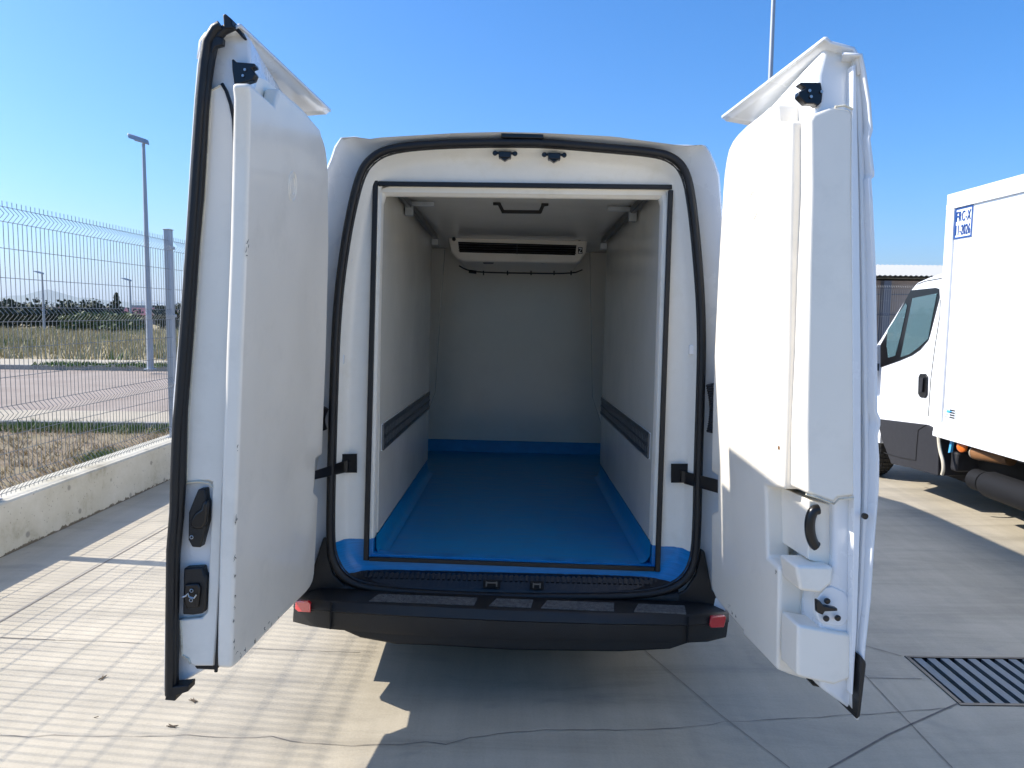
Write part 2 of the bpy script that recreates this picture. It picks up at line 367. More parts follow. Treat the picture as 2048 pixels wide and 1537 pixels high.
# left boundary: cast wall + welded mesh fence
WA, WB = wz(0, 1117), wz(340, 960)
wd = (WB-WA).normalized(); wn = Vector((wd.y, -wd.x, 0))       # towards the yard
wall = empty('boundary_wall', WA); 
def WP(s, off, z): return WA + wd*s + wn*off + Vector((0, 0, z))
mb = MB(); Hw = .36
prof = [(0, -.1), (0, Hw-.012), (-.012, Hw), (-.26, Hw), (-.272, Hw-.012), (-.272, -.1)]
A = []; SS = [-8+.25*i for i in range(150)]
for s in SS: A += [WP(s, o, z) for o, z in prof]
k = len(prof)
mb.add(A, [(i*k+j, i*k+j+1, (i+1)*k+j+1, (i+1)*k+j) for i in range(len(SS)-1) for j in range(k-1)] + [tuple(range(k))] + [tuple((len(SS)-1)*k+j for j in range(k))])
wall_o = mb.build('concrete_wall', 'wallc'); bpy.data.objects.remove(wall)
tag(wall_o, 'low cast concrete wall with pits and stains under the mesh fence', 'wall')
# form joints on the wall
fence = empty('mesh_fence', WP(0, -.13, Hw))
tag(fence, 'galvanised welded mesh fence with V folds standing on the low concrete wall', 'fence')
HF = 2.02
folds = [1.93, 1.25, .57, .08]
def fx(z):
    for c in folds:
        if abs(z-c) < .05: return (.05-abs(z-c))*.9
    return 0
zs = sorted(set([0.01, HF] + [c+d for c in folds for d in (-.05, 0, .05)]))
zs = [z for z in zs if z >= 0]
hz = [z for c in folds for z in (c-.05, c+.05)] + [c+.05+.2*k for c in (1.25, .57) for k in (1, 2)] + [.3, .42]
hz = [z for z in hz if z > .02]
PL = 2.65
def panel_mesh():
    mb = MB(); n = int(PL/.05)
    for i in range(n+1):
        s = i*.05
        mb.tube([wd*s + wn*fx(z) + Vector((0, 0, z)) for z in zs], .0025, 5, caps=False)
    for z in hz:
        off = wn*.0045
        mb.tube([off+Vector((0, 0, z)), off+wd*(PL)+Vector((0, 0, z))], .0024, 5, caps=False)
    return mb
fp0 = panel_mesh().build('fence_panel', 'wire', fence)
pm = MB(); pm.box((-.03, -.04, 0), (.03, .04, 2.09)); pm.box((-.036, -.046, 2.09), (.036, .046, 2.1))
for c in (.57, 1.25, 1.93): pm.box((.031, -.05, c-.03), (.045, .05, c+.0))
pm.box((-.06, -.07, .0), (.06, .07, .008))
fpost = pm.build('fence_post', 'zinc', fence, bevel=.003)
s0 = (7.80-WA.y)  # first visible post, from the photo
for i in range(-4, 6):
    s = s0 + i*2.74
    p = fpost if i == -4 else fpost.copy(); q = fp0 if i == -4 else fp0.copy()
    if i != -4: COL.objects.link(p); COL.objects.link(q); p.parent = fence; q.parent = fence
    p.location = wd*s; q.location = wd*(s+.04) + wn*.035
# beyond the fence
def terrain(name, y0, y1, mat, z, h=None):
    return sheet(name, -120, -3.66, y0, y1, z, mat)
YW0, YW1, YR1, YK1 = wz(0, 850, 0).y, wz(0, 820).y, wz(0, 738).y, wz(0, 725).y
sheet('verge_soil', -120, -3.68, -20, YW0-.12, -.004, 'soil')
tag(MB().box((-120, YW0-.12, -.1), (-3.68, YW0, .07)).build('near_kerb', 'kerb', bevel=.01), kind='structure')
sheet('near_pavement', -120, 60, YW0+.001, YW1, .0, 'walk') if False else sheet('near_pavement', -120, -3.68, YW0+.001, YW1, .0, 'walk')
sheet('road', -150, 100, max(YW1, 12.0)+.001, YR1-.1, -.012, 'road') if False else sheet('road', -150, -3.68, YW1+.001, YR1-.1, -.008, 'road')
tag(MB().box((-150, YR1-.1, -.1), (-3.68, YR1+.05, .12)).build('far_kerb', 'kerb', bevel=.015), kind='structure')
sheet('far_pavement', -150, -3.68, YR1+.051, YK1, .11, 'walk')
def blades(name, n, region, h, w_, mat, lean=.5, zb=0., clump=1):
    mb = MB(); i = 0
    while i < n:
        x, y = region(); cn = random.randint(1, clump)
        hh = h*random.uniform(.5, 1.3)
        for _ in range(cn):
            a = random.uniform(0, 6.283); l = random.uniform(0, lean)*hh; ww = w_*random.uniform(.6, 1.4)
            px_, py_ = x+random.gauss(0, w_*3), y+random.gauss(0, w_*3)
            b = random.uniform(0, 3.14); dx, dy = math.cos(b)*ww/2, math.sin(b)*ww/2
            k = len(mb.v); H2 = hh*random.uniform(.6, 1.1)
            mb.v += [Vector((px_-dx, py_-dy, zb)), Vector((px_+dx, py_+dy, zb)), Vector((px_+math.cos(a)*l, py_+math.sin(a)*l, zb+H2))]
            mb.f.append((k, k+1, k+2)); i += 1
    return tag(mb.build(name, mat), kind='stuff')
def reg_field():
    t = random.random()**.7; y = YK1+.2 + (58-YK1)*t
    return -random.uniform(.25, .85)*y, y
def nz(x, y): return math.sin(x*.9+1.3*math.sin(y*.35))*math.cos(y*.6+x*.2)
blades('dry_grass', 30000, reg_field, .42, .05, 'straw', clump=6)
def rg2():
    while True:
        x, y = reg_field()
        if nz(x, y) > .55: return x, y
blades('green_grass', 2600, rg2, .40, .05, 'green', clump=6)
def reg_verge():
    y = random.uniform(2.5, YW0-.15); return random.uniform(-11, -3.72) if random.random() < .8 else random.uniform(-4.6, -3.7), y
def rv_d():
    while True:
        x, y = reg_verge()
        if random.random() < .85 - .7*max(0, (y-8.4)/2.5): return x, y
blades('dry_verge_weeds', 34000, rv_d, .10, .010, 'brownstraw', lean=1.3, clump=8)
def rv_g():
    while True:
        x, y = reg_verge()
        if y > 10.2 or nz(x*2.1, y*2.3) > .85: return x, y
blades('green_verge_weeds', 9000, rv_g, .12, .018, 'green', lean=.9, clump=8)
def rk(): y = YR1+.02; x = random.uniform(-13, -8.6); return x, y+random.uniform(-.05, .6)*random.random()
blades('kerb_weeds', 1600, rk, .12, .05, 'green', lean=.8, zb=.1, clump=5)

# trees and shrubs across the field
def plant(name, x, y, wid, hei, mat, label, cat, group, n=500, kind='round', leaf=.16, base=0.):
    r = empty(name, (x, y, 0)); tag(r, label, cat, group)
    MB().tube([(0, 0, -.1), (.03*wid, 0, hei*.35), (0, .03*wid, hei*(.9 if kind == 'cone' else .6))], [hei*.04, hei*.028, .008], 6).build('trunk', 'bark', r)
    mb = MB(); cl = []
    for _ in range(14 if kind != 'cone' else 0):
        a = random.uniform(0, 6.28); rr = random.random()**.5*wid*.36
        cl.append((rr*math.cos(a), rr*math.sin(a), random.uniform(base+.2, .82)*hei, random.uniform(.16, .30)*wid))
    for _ in range(n):
        if kind == 'cone':
            t = random.random()**1.4; z = hei*(.12+.88*t); ra = wid*.5*(1-t)*(.65+.35*math.sin(t*38))+.04
            a = random.uniform(0, 6.28); q = random.uniform(.4, 1)*ra; p = Vector((q*math.cos(a), q*math.sin(a), z))
        else:
            cx, cy, cz, cr = random.choice(cl); d = Vector((random.gauss(0, 1), random.gauss(0, 1), random.gauss(0, 1))).normalized()*cr*random.random()**.35
            p = Vector((cx+d.x, cy+d.y, max(.03, cz+d.z*.9)))
        u = Vector((random.gauss(0, 1), random.gauss(0, 1), random.gauss(0, 1))).normalized(); v = u.orthogonal().normalized(); s = leaf*random.uniform(.5, 1.2)
        k = len(mb.v); mb.v += [p-u*s, p+v*s*.6, p+u*s, p-v*s*.6]; mb.f.append((k, k+1, k+2, k+3))
    mb.build('crown', mat, r); return r
def at(px, y): return wy(px, 640, y).x
GT = 'evergreen trees beyond the field'
i = 0
for px, wdt, h in ((-90, 3.6, 2.0), (-30, 3.4, 1.9), (30, 3.2, 2.0), (85, 3.4, 1.85), (132, 2.8, 2.15), (170, 2.6, 2.0), (345, 2.8, 1.8), (385, 3.0, 1.95)):
    names = ['farthest left of the row beyond the field', 'second from left of the row beyond the field', 'at the left photo edge beyond the dry field', 'behind the left one of the distant lamps', 'directly left of the green shrubs in the row', 'rising behind the leftmost green shrub', 'beyond the field beside the near fence post', 'beyond the field beside the open door edge']
    plant('evergreen_tree', at(px, 61), 61, wdt*1.12, h*1.13, 'dark', 'dark evergreen tree, ' + names[i], 'tree', GT, 1500); i += 1
plant('conifer_tree', at(234, 62), 62, 2.3, 3.0, 'dark', 'pointed dark conifer rising above the tree row', 'tree', None, 900, 'cone', .16)
plant('evergreen_tree', at(205, 63), 63, 2.6, 2.3, 'dark', 'dark bushy tree beside the pointed conifer, left of it', 'tree', GT, 700)
plant('evergreen_tree', at(262, 63), 63, 3.4, 1.5, 'dark', 'dark low tree beneath the grey rooftop railings', 'tree', GT, 700)
plant('green_shrub', at(150, 53), 53, 2.0, 1.35, 'olive', 'olive green rounded shrub at the field edge, leftmost of three', 'shrub', 'green shrubs at the field edge', 700)
plant('green_shrub', at(186, 53), 53, 1.9, 1.35, 'olive', 'olive green rounded shrub left of the pale upright panel', 'shrub', 'green shrubs at the field edge', 700)
plant('green_shrub', at(242, 53), 53, 3.0, 1.45, 'olive', 'wide green shrub between the pale panel and the near lamp post', 'shrub', 'green shrubs at the field edge', 1000)
c = at(207, 54); tag(MB().box((c-.12, 54, -.1), (c+.12, 54.1, 1.3)).build('upright_panel', 'bluegrey'), 'pale narrow upright panel standing between the green shrubs', 'panel')
# far buildings on the left
b = empty('red_roofed_shed', (at(200, 90), 90, 0)); tag(b, 'long low dark red shed behind the evergreen trees', 'building')
x0, x1 = at(20, 90)-b.location.x, at(420, 90)-b.location.x
MB().box((x0, 0, 0), (x1, 12, 1.1)).build('wall', 'shed', b)
MB().prism([(x0-.4, -.5, 1.1), (x0-.4, 6, 1.95), (x0-.4, 12.5, 1.1)], (x1-x0+.8, 0, 0)).build('roof', 'redroof', b)
b = empty('grey_flat_roofed_building', (at(320, 120), 120, 0)); tag(b, 'far grey flat roofed building with white rooftop railings', 'building')
x0, x1 = at(264, 120)-b.location.x, at(440, 120)-b.location.x
MB().box((x0, 0, 0), (x1, 15, 2.4)).build('wall', 'bluegrey', b)
mb = MB()
for zz in (2.75, 3.2): mb.tube([(x0+.5, 0, zz), (x1, 0, zz)], .06, 5)
x = x0+.5
while x < x1: mb.tube([(x, 0, 2.38), (x, 0, 3.2)], .05, 5); x += 1.2
mb.build('roof_railing', 'stickerw', b)
# hills far away
mb = MB(); N = 90; pts = []
for i in range(N+1):
    X = -9000 + 14000*i/N; px = CX + X/9000*F
    h = 60+ 150*math.exp(-((px-40)/75)**2) + 125*math.exp(-((px-165)/40)**2)*.5 + 60*math.exp(-((px+150)/160)**2) + 18*math.sin(i*1.9) + 9*math.sin(i*4.3)
    h *= 1 if px < 600 else max(.12, 1-(px-600)/300)
    pts.append((X, h))
V = [(X, 9000, -5) for X, h in pts]+[(X, 9500, h) for X, h in pts]+[(X, 11000, -5) for X, h in pts]
k = N+1
tag(mesh('hills', V, [(i, i+1, k+i+1, k+i) for i in range(N)]+[(k+i, k+i+1, 2*k+i+1, 2*k+i) for i in range(N)], 'hill', smooth=True), kind='structure')

# street lamps
def lamp(x, y, h, label, r0=.075, r1=.045, yaw=0., z0=0., arm=.75, cat='street lamp'):
    o = empty('street_lamp', (x, y, z0)); o.rotation_euler.z = yaw
    tag(o, label, cat, 'street lamps')
    MB().tube([(0, 0, -.05), (0, 0, .02), (0, 0, h*.5), (0, 0, h)], [r0, r0, (r0+r1)/2, r1], 12).build('pole', 'zinc', o, smooth=True)
    mb = MB(); mb.prism2([(-arm, -.13, h+.20), (-arm, .13, h+.20), (-.3, .16, h+.10), (.12, .08, h-.02), (.12, -.08, h-.02), (-.3, -.16, h+.10)],
        [(-arm+.02, -.11, h+.24), (-arm+.02, .11, h+.24), (-.3, .13, h+.22), (.1, .07, h+.10), (.1, -.07, h+.10), (-.3, -.13, h+.22)])
    mb.build('lamp_head', 'zinc', o, bevel=.01)
    mb = MB(); mb.box((-.07, -.12, -.0), (.07, .12, .012)) if False else mb.lathe([(.16, 0), (.16, .015), (.09, .02), (.085, .06)], (0, 0, 0), (0, 0, 1), 16)
    mb.build('base_plate', 'zinc', o)
    return o
c = wz(301, 739, .11); top = wy(291, 288, c.y).z
lamp(c.x, c.y, top-.11, 'tall galvanised street lamp rising behind the mesh fence beside the grey post', r0=.085, r1=.04, z0=.11, arm=.35)
for px, y, py, lab in ((88, 57, 546, 'distant thin street lamp above the dark trees, the left one'), (262, 57, 560, 'distant thin street lamp beside the pointed conifer')):
    lamp(at(px, y), y, wy(px, py, y).z-.1, lab, r0=.10, r1=.06, arm=.6)
cx = wy(1537, 250, 15).x
lamp(cx, 15, 9.2, 'tall grey lamp pole rising behind the open right door', r0=.062, r1=.036, arm=.9)

# building on the right, seen between door and truck
b = empty('warehouse_building', (18, 34, 0)); tag(b, 'brown warehouse with pale corrugated eaves band behind the white truck', 'building')
zt, zb = wy(1800, 556, 34).z, wy(1800, 553, 34).z; ztr = wy(1800, 532, 37.2).z
xa = -14; xb = 45
MB().box((xa, .6, 0), (xb, 20, zt-.1)).build('wall', 'shed', b)
mb = MB(); n = 520; V = []; Fc = []
for i in range(n+1):
    x = xa-.2+(xb-xa)*i/n; yy = -.0+.05*(i % 2)
    V += [(x, yy*.4, zb+.05*(i % 2)), (x, 3.2, ztr+.05*(i % 2))]
mesh('corrugated_roof', V, [(2*i, 2*i+2, 2*i+3, 2*i+1) for i in range(n)], 'cladrib', b, solid=.02)
MB().prism([(xa-.2, .3, zb-.08), (xa-.2, 3.1, ztr-.06), (xa-.2, 20, ztr-.06), (xa-.2, 20, zb-.08)], (xb-xa, 0, 0)).build('roof', 'cladrib', b)
cc = [wy(1773, 600, 34.3).x-18 + k*6 for k in range(-4, 7)]
for k, x in enumerate(cc): MB().box((x-.16, .25, 0), (x+.16, .59, zt-.12)).build('column', 'shedpost', b)
mb = MB()
for z in (.9, 1.8, 2.7): mb.box((xa, .57, z), (xb, .597, z+.03))
mb.build('panel_joint', 'shedpost', b)
f2 = empty('mesh_fence', (2, 19, 0)); tag(f2, 'mesh fence in front of the brown warehouse, behind the truck cab', 'fence')
h2 = wy(1800, 572, 19).z; fm = MB()
for i in range(0, 400):
    x = i*.055; a = []
    for z in (0, h2-.75, h2-.70, h2-.65, h2-.10, h2-.05, h2-.0): a.append((x, -.05 if abs(z-(h2-.70)) < .01 or abs(z-(h2-.05)) < .01 else 0, z))
    fm.tube(a, .003, 4, caps=False)
for z in (h2-.1, h2-.65, h2-.75, h2-.37, .2, .6, 1.0): fm.tube([(0, -.006, z), (22, -.006, z)], .003, 4)
fm.build('fence_panel', 'wire', f2)
for k in range(9):
    MB().box((k*2.6+.9, .02, 0), (k*2.6+.96, .08, h2+.06)).build('fence_post', 'zinc', f2)

# ================================================================ THE REFRIGERATED VAN
van = empty('refrigerated_van', mat4=VAN)
tag(van, 'white refrigerated panel van with both rear doors open onto its blue floored hold', 'van')
Y1 = .08                                     # depth of the insert frame behind the rear plane
BLUE_Z = (ly(700, 1075, Y1).z + ly(1350, 1096, Y1).z)/2
BLACK_Z = (ly(690, 1137, .06).z + ly(1366, 1160, .06).z)/2
M['frame'] = frame_mat(); M['floor'] = floor_mat()
CEN = Vector((0, 0, 1.42))
def polar(poly, ang):                        # star-shaped outline (x,z) -> radius along a direction
    dx, dz = math.cos(ang), math.sin(ang); best = None; n = len(poly)
    for i in range(n):
        x1, z1 = poly[i][0]-CEN.x, poly[i][1]-CEN.z; x2, z2 = poly[(i+1) % n][0]-CEN.x, poly[(i+1) % n][1]-CEN.z
        ex, ez = x2-x1, z2-z1; den = dx*ez-dz*ex
        if abs(den) < 1e-9: continue
        t = (x1*ez-z1*ex)/den; u = (x1*dz-z1*dx)/den
        if t > 0 and -1e-6 <= u <= 1+1e-6: best = t if best is None else max(best, t)
    return (CEN.x+dx*best, CEN.z+dz*best)
def xz(pts, y=0.): return [(p.x, p.z) for p in (ly(a, b_, y) for a, b_ in pts)]
seal_px = [(1030,280),(1100,281),(1226,291),(1324,300),(1355,312),(1374,332),(1386,367),(1398,464),(1407,580),(1410,680),(1408,766),(1402,948),(1399,1094),(1391,1142),(1369,1173),(1324,1192),(1234,1199),(1009,1198),(850,1192),(762,1185),(708,1176),(678,1158),(662,1130),(655,1100),(655,1021),(660,820),(667,620),(683,484),(702,386),(718,335),(734,314),(757,298),(796,288),(874,282),(960,280)]
# the traced outline is the rubber's outer edge; make its centre line
sealp = smooth_poly([(x, 0, z) for x, z in xz(seal_px)], 2)
seal_o = [(p.x, p.z) for p in sealp]
def inset(poly, d):
    out = []
    for x, z in poly:
        v = Vector((x-CEN.x, 0, z-CEN.z)); sx = d if abs(v.x) > .3 else d*abs(v.x)/.3
        out.append((x - math.copysign(sx, v.x), z - math.copysign(min(d, abs(v.z)*.05+d*(1 if abs(v.z) > .75 else .0)), v.z)))
    return out
seal_i = inset(seal_o, .024)
op_px = [(756,373),(1334,381),(1310,1134),(741,1113)]         # inner edge of the black gasket rectangle
OPN = xz(op_px, Y1)
angs = [2*math.pi*i/160 for i in range(160)] + [math.atan2(z-CEN.z, x-CEN.x) % (2*math.pi) for x, z in OPN]
angs = sorted(set(angs))
def loop(poly, y): return [Vector((x, y, z)) for x, z in (polar(poly, a) for a in angs)]
def ring(name, loops, mat, parent, **kw):
    n = len(angs); V = [p for l in loops for p in l]
    return mesh(name, V, [(i*n+j, i*n+(j+1) % n, (i+1)*n+(j+1) % n, (i+1)*n+j) for i in range(len(loops)-1) for j in range(n)], mat, parent, **kw)
cove = inset(seal_o, .05); cove2 = inset(seal_o, .075)
ring('insert_frame', [loop(seal_i, .0), loop(inset(seal_o, .038), .03), loop(cove, .062), loop(cove2, Y1), loop(OPN, Y1), loop(OPN, Y1+.012)], 'frame', van, smooth=True)
# reveal between gasket and hold: a proud white lip
rv_px = [(766,392),(1322,399),(1300,1127),(750,1104)]
RV = xz(rv_px, Y1+.035)
ring('door_reveal', [loop(OPN, Y1+.012), loop(xz([(763,384),(1327,391),(1304,1131),(746,1108)], Y1+.012), Y1+.012), loop(RV, Y1+.035), loop(RV, Y1+.06)], 'frame', van)
# rubber weather seal: a bulb with a lip
mb = MB(); mid = [((a[0]+b_[0])/2, (a[1]+b_[1])/2) for a, b_ in zip(seal_o, seal_i)]
mb.tube([(x, -.006, z) for x, z in mid], .0165, 10, closed=True)
mb.tube([(x, .008, z) for x, z in seal_i], .008, 6, closed=True)
mb.build('weather_seal', 'rubber', van, smooth=True)
# gasket rectangle, bars slightly misaligned as in the photo
def bar(px, y, th, name, mat, parent): return MB().prism([ly(a, b_, y) for a, b_ in px], (0, -th, 0)).build(name, mat, parent, bevel=.003)
gk = bar([(747,363),(757,363),(738,1120),(728,1119)], Y1-.002, .018, 'frame_gasket', 'rubber', van)
bar([(757.5,364),(1343,371),(1343,380.5),(757.3,373.5)], Y1-.002, .016, 'frame_gasket', 'rubber', van)
bar([(1335.5,382),(1345,382),(1319,1142),(1309,1142)], Y1-.002, .018, 'frame_gasket', 'rubber', van)
bar([(739.2,1113),(1308.5,1133),(1308.5,1142),(738.6,1121)], Y1-.002, .014, 'frame_gasket', 'rubber', van)
# hold interior
ZC, ZF, YF, YE, YB = 2.25, 0, Y1+.12, 2.15, 3.2
XWS = {-1: .600, 1: .622}; XW = .61
ZF = lz(1020, 1118, 0).z; ZF = ly(1020, 1112, Y1+.06).z-.012
blue_h = ZF+.10
fl = mesh('cargo_floor', [(-.70, Y1+.016, ZF), (.70, Y1+.016, ZF), (.80, YB, ZF), (-.80, YB, ZF)], [(0, 1, 2, 3)], 'floor', van)
for s in (-1, 1):
    # side liner: a thick insulated panel ending before the bulkhead, then the hold widens
    XW = XWS[s]; x = s*XW
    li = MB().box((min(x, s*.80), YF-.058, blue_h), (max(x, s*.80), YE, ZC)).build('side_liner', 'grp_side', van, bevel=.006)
    cv = [(x, blue_h), (x, ZF+.045), (x-s*.010, ZF+.022), (x-s*.022, ZF+.010), (x-s*.042, ZF+.0035)]
    V = [(a, y, z) for y in (Y1+.02, YE+.0) for a, z in cv]; k = len(cv)
    mesh('floor_coving', V + [(s*.8, YE, blue_h), (s*.8, YE, ZF), (x, YE, ZF)], [(j, j+1, k+j+1, k+j) for j in range(k-1)] + [tuple(range(k, 2*k)) + (2*k+2,), (k, 2*k, 2*k+1, 2*k+2)], 'floor', van, smooth=True)
    # load securing track with its slots
    z0, z1 = (lx(757, 907, -XW).z, lx(757, 853, -XW).z) if s < 0 else (lx(1303, 922, XW).z, lx(1303, 868, XW).z)
    z0, z1 = min(z0, z1), max(z0, z1); y0, y1 = YF+.0, YE-.01
    xt = x-s*.004
    MB().box((min(x, x-s*.004), y0, z0), (max(x, x-s*.004), y1, z1)).build('track_backing', 'stickerw', li)
    mb = MB(); xa_, xb_ = x-s*.0045, x-s*.009
    lo, hi = min(xa_, xb_), max(xa_, xb_); hgt = z1-z0
    rows = [z0, z0+hgt*.16, z0+hgt*.44, z0+hgt*.54, z0+hgt*.80, z1]
    for r0_, r1_ in ((0, 1), (2, 3), (4, 5)): mb.box((lo, y0, rows[r0_]), (hi, y1, rows[r1_]))
    y = y0
    while y < y1-.04:
        for r0_, r1_ in ((1, 2), (3, 4)):
            mb.box((lo+.0005, y, rows[r0_]+.0003), (hi-.0005, y+.020, rows[r1_]-.0003))
        y += .046
    mb.box((lo-.002, y0-.002, z0+.004), (hi+.002, y0+.012, z1-.004))
    mb.build('lashing_track', 'dsteel', li)
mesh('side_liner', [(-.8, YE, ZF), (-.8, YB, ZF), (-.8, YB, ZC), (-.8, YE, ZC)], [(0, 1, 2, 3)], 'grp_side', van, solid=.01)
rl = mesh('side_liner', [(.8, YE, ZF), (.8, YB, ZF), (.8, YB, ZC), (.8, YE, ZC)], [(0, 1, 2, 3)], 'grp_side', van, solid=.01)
p = lx(1204, 562, .0)
MB().box((.55, YB-.35, ZF+.1), (.79, YB-.30, 1.8)).build('side_door_edge', 'rubber', van, bevel=.01) if False else None
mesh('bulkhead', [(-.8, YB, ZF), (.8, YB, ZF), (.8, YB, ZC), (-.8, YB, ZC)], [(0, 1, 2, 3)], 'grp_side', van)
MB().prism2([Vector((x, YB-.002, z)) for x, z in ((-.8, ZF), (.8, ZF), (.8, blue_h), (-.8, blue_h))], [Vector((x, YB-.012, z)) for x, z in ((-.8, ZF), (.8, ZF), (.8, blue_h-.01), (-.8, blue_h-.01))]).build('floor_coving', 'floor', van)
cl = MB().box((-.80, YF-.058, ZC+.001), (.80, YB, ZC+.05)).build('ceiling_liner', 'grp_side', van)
for s in (-1, 1):
    MB().prism([(s*.8, YB-.001, ZC), (s*.60, YB-.001, ZC), (s*.66, YB-.001, 1.05), (s*.8, YB-.001, ZF+.1)], (0, -.07, 0)).build('corner_chase', 'grp_side', van, bevel=.008)
# strap-like black handle hanging under the ceiling
y = lz(1041, 406, ZC).y
hp = [(987, 404), (1001, 404), (1012, 425), (1082, 425), (1092, 404), (1097, 404)]
H3 = [Vector((lz(a, 404, ZC).x, y, ZC-.001)) for a in (988,)]
def hy(px, py): return ly(px, py, y)
mb = MB()
mb.prism([hy(986, 405), hy(1001, 405), hy(1003, 410), hy(1011, 426), hy(1003, 425), hy(996, 411), hy(986, 411)], (0, .014, 0))
mb.prism([hy(1097, 406), hy(1083, 406), hy(1082, 412), hy(1075, 427), hy(1083, 427), hy(1089, 413), hy(1097, 412)], (0, .0141, 0))
mb.prism([hy(1003, 420), hy(1082, 421), hy(1082, 428), hy(1003, 427)], (0, .013, 0))
mb.build('ceiling_handle', 'gloss_black', cl, bevel=.002)
# meat-rail style steel rails in the top corners with brackets
for s in (-1, 1):
    x = s*(XWS[s]-.03)
    rr = MB().box((x-.013, .30, ZC-.045), (x+.013, YE-.02, ZC-.012)).build('hanging_rail', 'dsteel', van, bevel=.003)
    ybk = lz(848, 411, ZC-.03).y if s < 0 else lz(1235, 421, ZC-.03).y
    mb = MB(); mb.box((min(x+s*.02, x-s*.13), ybk, ZC-.034), (max(x+s*.02, x-s*.13), ybk+.02, ZC-.0115)); mb.box((x-.02, ybk-.01, ZC-.085), (x+.02, ybk+.03, ZC-.035))
    MB().box((x-.022, YE-.08, ZC-.09), (x+.022, YE-.03, ZC-.0465)).build('rail_bracket', 'steel', rr, bevel=.002)
    mb.build('rail_bracket', 'steel', rr, bevel=.002)
# evaporator
ye = 2.42
E_ = lambda px, py, dy=0.: ly(px, py, ye+dy)
front = [(896,474),(1176,474),(1172,505),(1160,524),(1150,527),(928,523),(914,518),(902,505)]
ev = MB().prism2([E_(*p) for p in front], [ly(CX+(p[0]-CX)*.86+4, 665+(p[1]-665)*.86-(0 if p[1] > 500 else 10), YB-.08) + Vector((0, 0, 0)) for p in front])
ev = ev.build('evaporator_unit', 'grp', van, bevel=.014, segs=3)
MB().prism([E_(916,484,-.004), E_(1153,491,-.004), E_(1150,511,-.004), E_(919,505,-.004)], (0, .003, 0)).build('grille_opening', 'pit', ev)
mb = MB()
for k in range(4):
    t = (k+.5)/4; a = E_(917, 485+t*20, -.009); b_ = E_(1152, 491+t*19, -.009)
    mb.prism([a+Vector((0, 0, .004)), b_+Vector((0, 0, .004)), b_-Vector((0, .006, .002)), a-Vector((0, .006, .002))], (0, .004, 0))
a = E_(1034, 488, -.01); b_ = E_(1034, 509, -.01); mb.tube([a, b_], .003, 5)
mb.build('grille', 'dsteel', ev)
MB().prism([E_(903,469,-.02), E_(1172,470,-.02), E_(1160,482,-.02), E_(914,476,-.02)], (0, .018, 0)).build('top_flap', 'grp', ev, bevel=.003)
for px in (908, 1159): MB().lathe([(.014, 0), (.014, .01), (.008, .012)], E_(px, 479, -.034), (0, -1, 0), 10).build('knob', 'plastic', ev)
bd = MB().prism([E_(1156,495,-.003), E_(1165,495,-.003), E_(1165,508,-.003), E_(1156,508,-.003)], (0, .002, 0)).build('badge', 'gloss_black', ev)
mb = MB(); 
for q in ([(1157.5,496.5),(1163.5,496.5),(1163.5,498.3),(1157.5,498.3)], [(1162,498.4),(1163.5,498.4),(1159,504.9),(1157.5,504.9)], [(1157.5,505),(1163.5,505),(1163.5,506.7),(1157.5,506.7)]):
    mb.prism([E_(*p, -.0065) for p in q], (0, .002, 0))
mb.build('badge_mark', 'stickerw', ev)
mb = MB(); pp = [ly(918, 532, YB-.3), ly(932, 540, YB-.3), ly(955, 545, YB-.3), ly(1040, 547, YB-.3), ly(1145, 548, YB-.3), ly(1165, 540, YB-.3)]
mb.tube(smooth_poly(pp, 2, False), .006, 6)
mb.build('drain_hose', 'clad', ev)
for px in (967, 1015, 1062, 1108, 1142): MB().tube([ly(px, 542, YB-.31), ly(px, 551, YB-.31)], .006, 5).build('hose_clip', 'gloss_black', ev)
MB().tube([ly(938, 543, YB-.31), ly(953, 545, YB-.31)], .014, 8).build('hose_joint', 'gloss_black', ev)
for a, b_ in ((965, 989), (1081, 1104)): MB().prism([E_(a, 524, .05), E_(b_, 524, .05), E_(b_-3, 527.5, .05), E_(a+2, 527.5, .05)], (0, .04, 0)).build('latch_slot', 'gloss_black', ev)

# rear sill and step
zs1 = ly(1020, 1142, Y1).z
st_px = [(664,1118),(690,1136),(1020,1149),(1370,1163),(1388,1125)]
# step top (from insert frame to the lip) and its front wall with latch pockets
zt_ = ly(1020, 1150, Y1-.01).z
step = MB()
xL, xR = polar(inset(seal_o, .03), math.atan2(zt_-CEN.z, -1.15))[0], polar(inset(seal_o, .03), math.atan2(zt_-CEN.z, 1.15))[0]
xL, xR = -.735, .735
zl = zt_-.012
prof = [(Y1-.002, zt_+.004), (.045, zt_+.002), (.005, zl-.03), (-.004, zl-.045), (.0, zl-.10), (.02, zl-.14)]
V = [(x, y_, z_) for x in (xL, xR) for y_, z_ in prof]; k = len(prof)
sp_ = mesh('sill_step', V, [(j, j+1, k+j+1, k+j) for j in range(k-1)], 'tread', van, smooth=True)
mb = MB(); n = 62
for i in range(n):
    x = xL+.03+(xR-xL-.06)*i/n
    mb.box((x, .012, zt_-.004), (x+.012, .044, zt_+.006)) if False else mb.prism([(x, .045, zt_+.004), (x+.013, .045, zt_+.004), (x+.011, .025, zl-.004), (x-.002, .025, zl-.004)], (0, -.002, .004))
mb.build('step_tread', 'plastic', sp_)
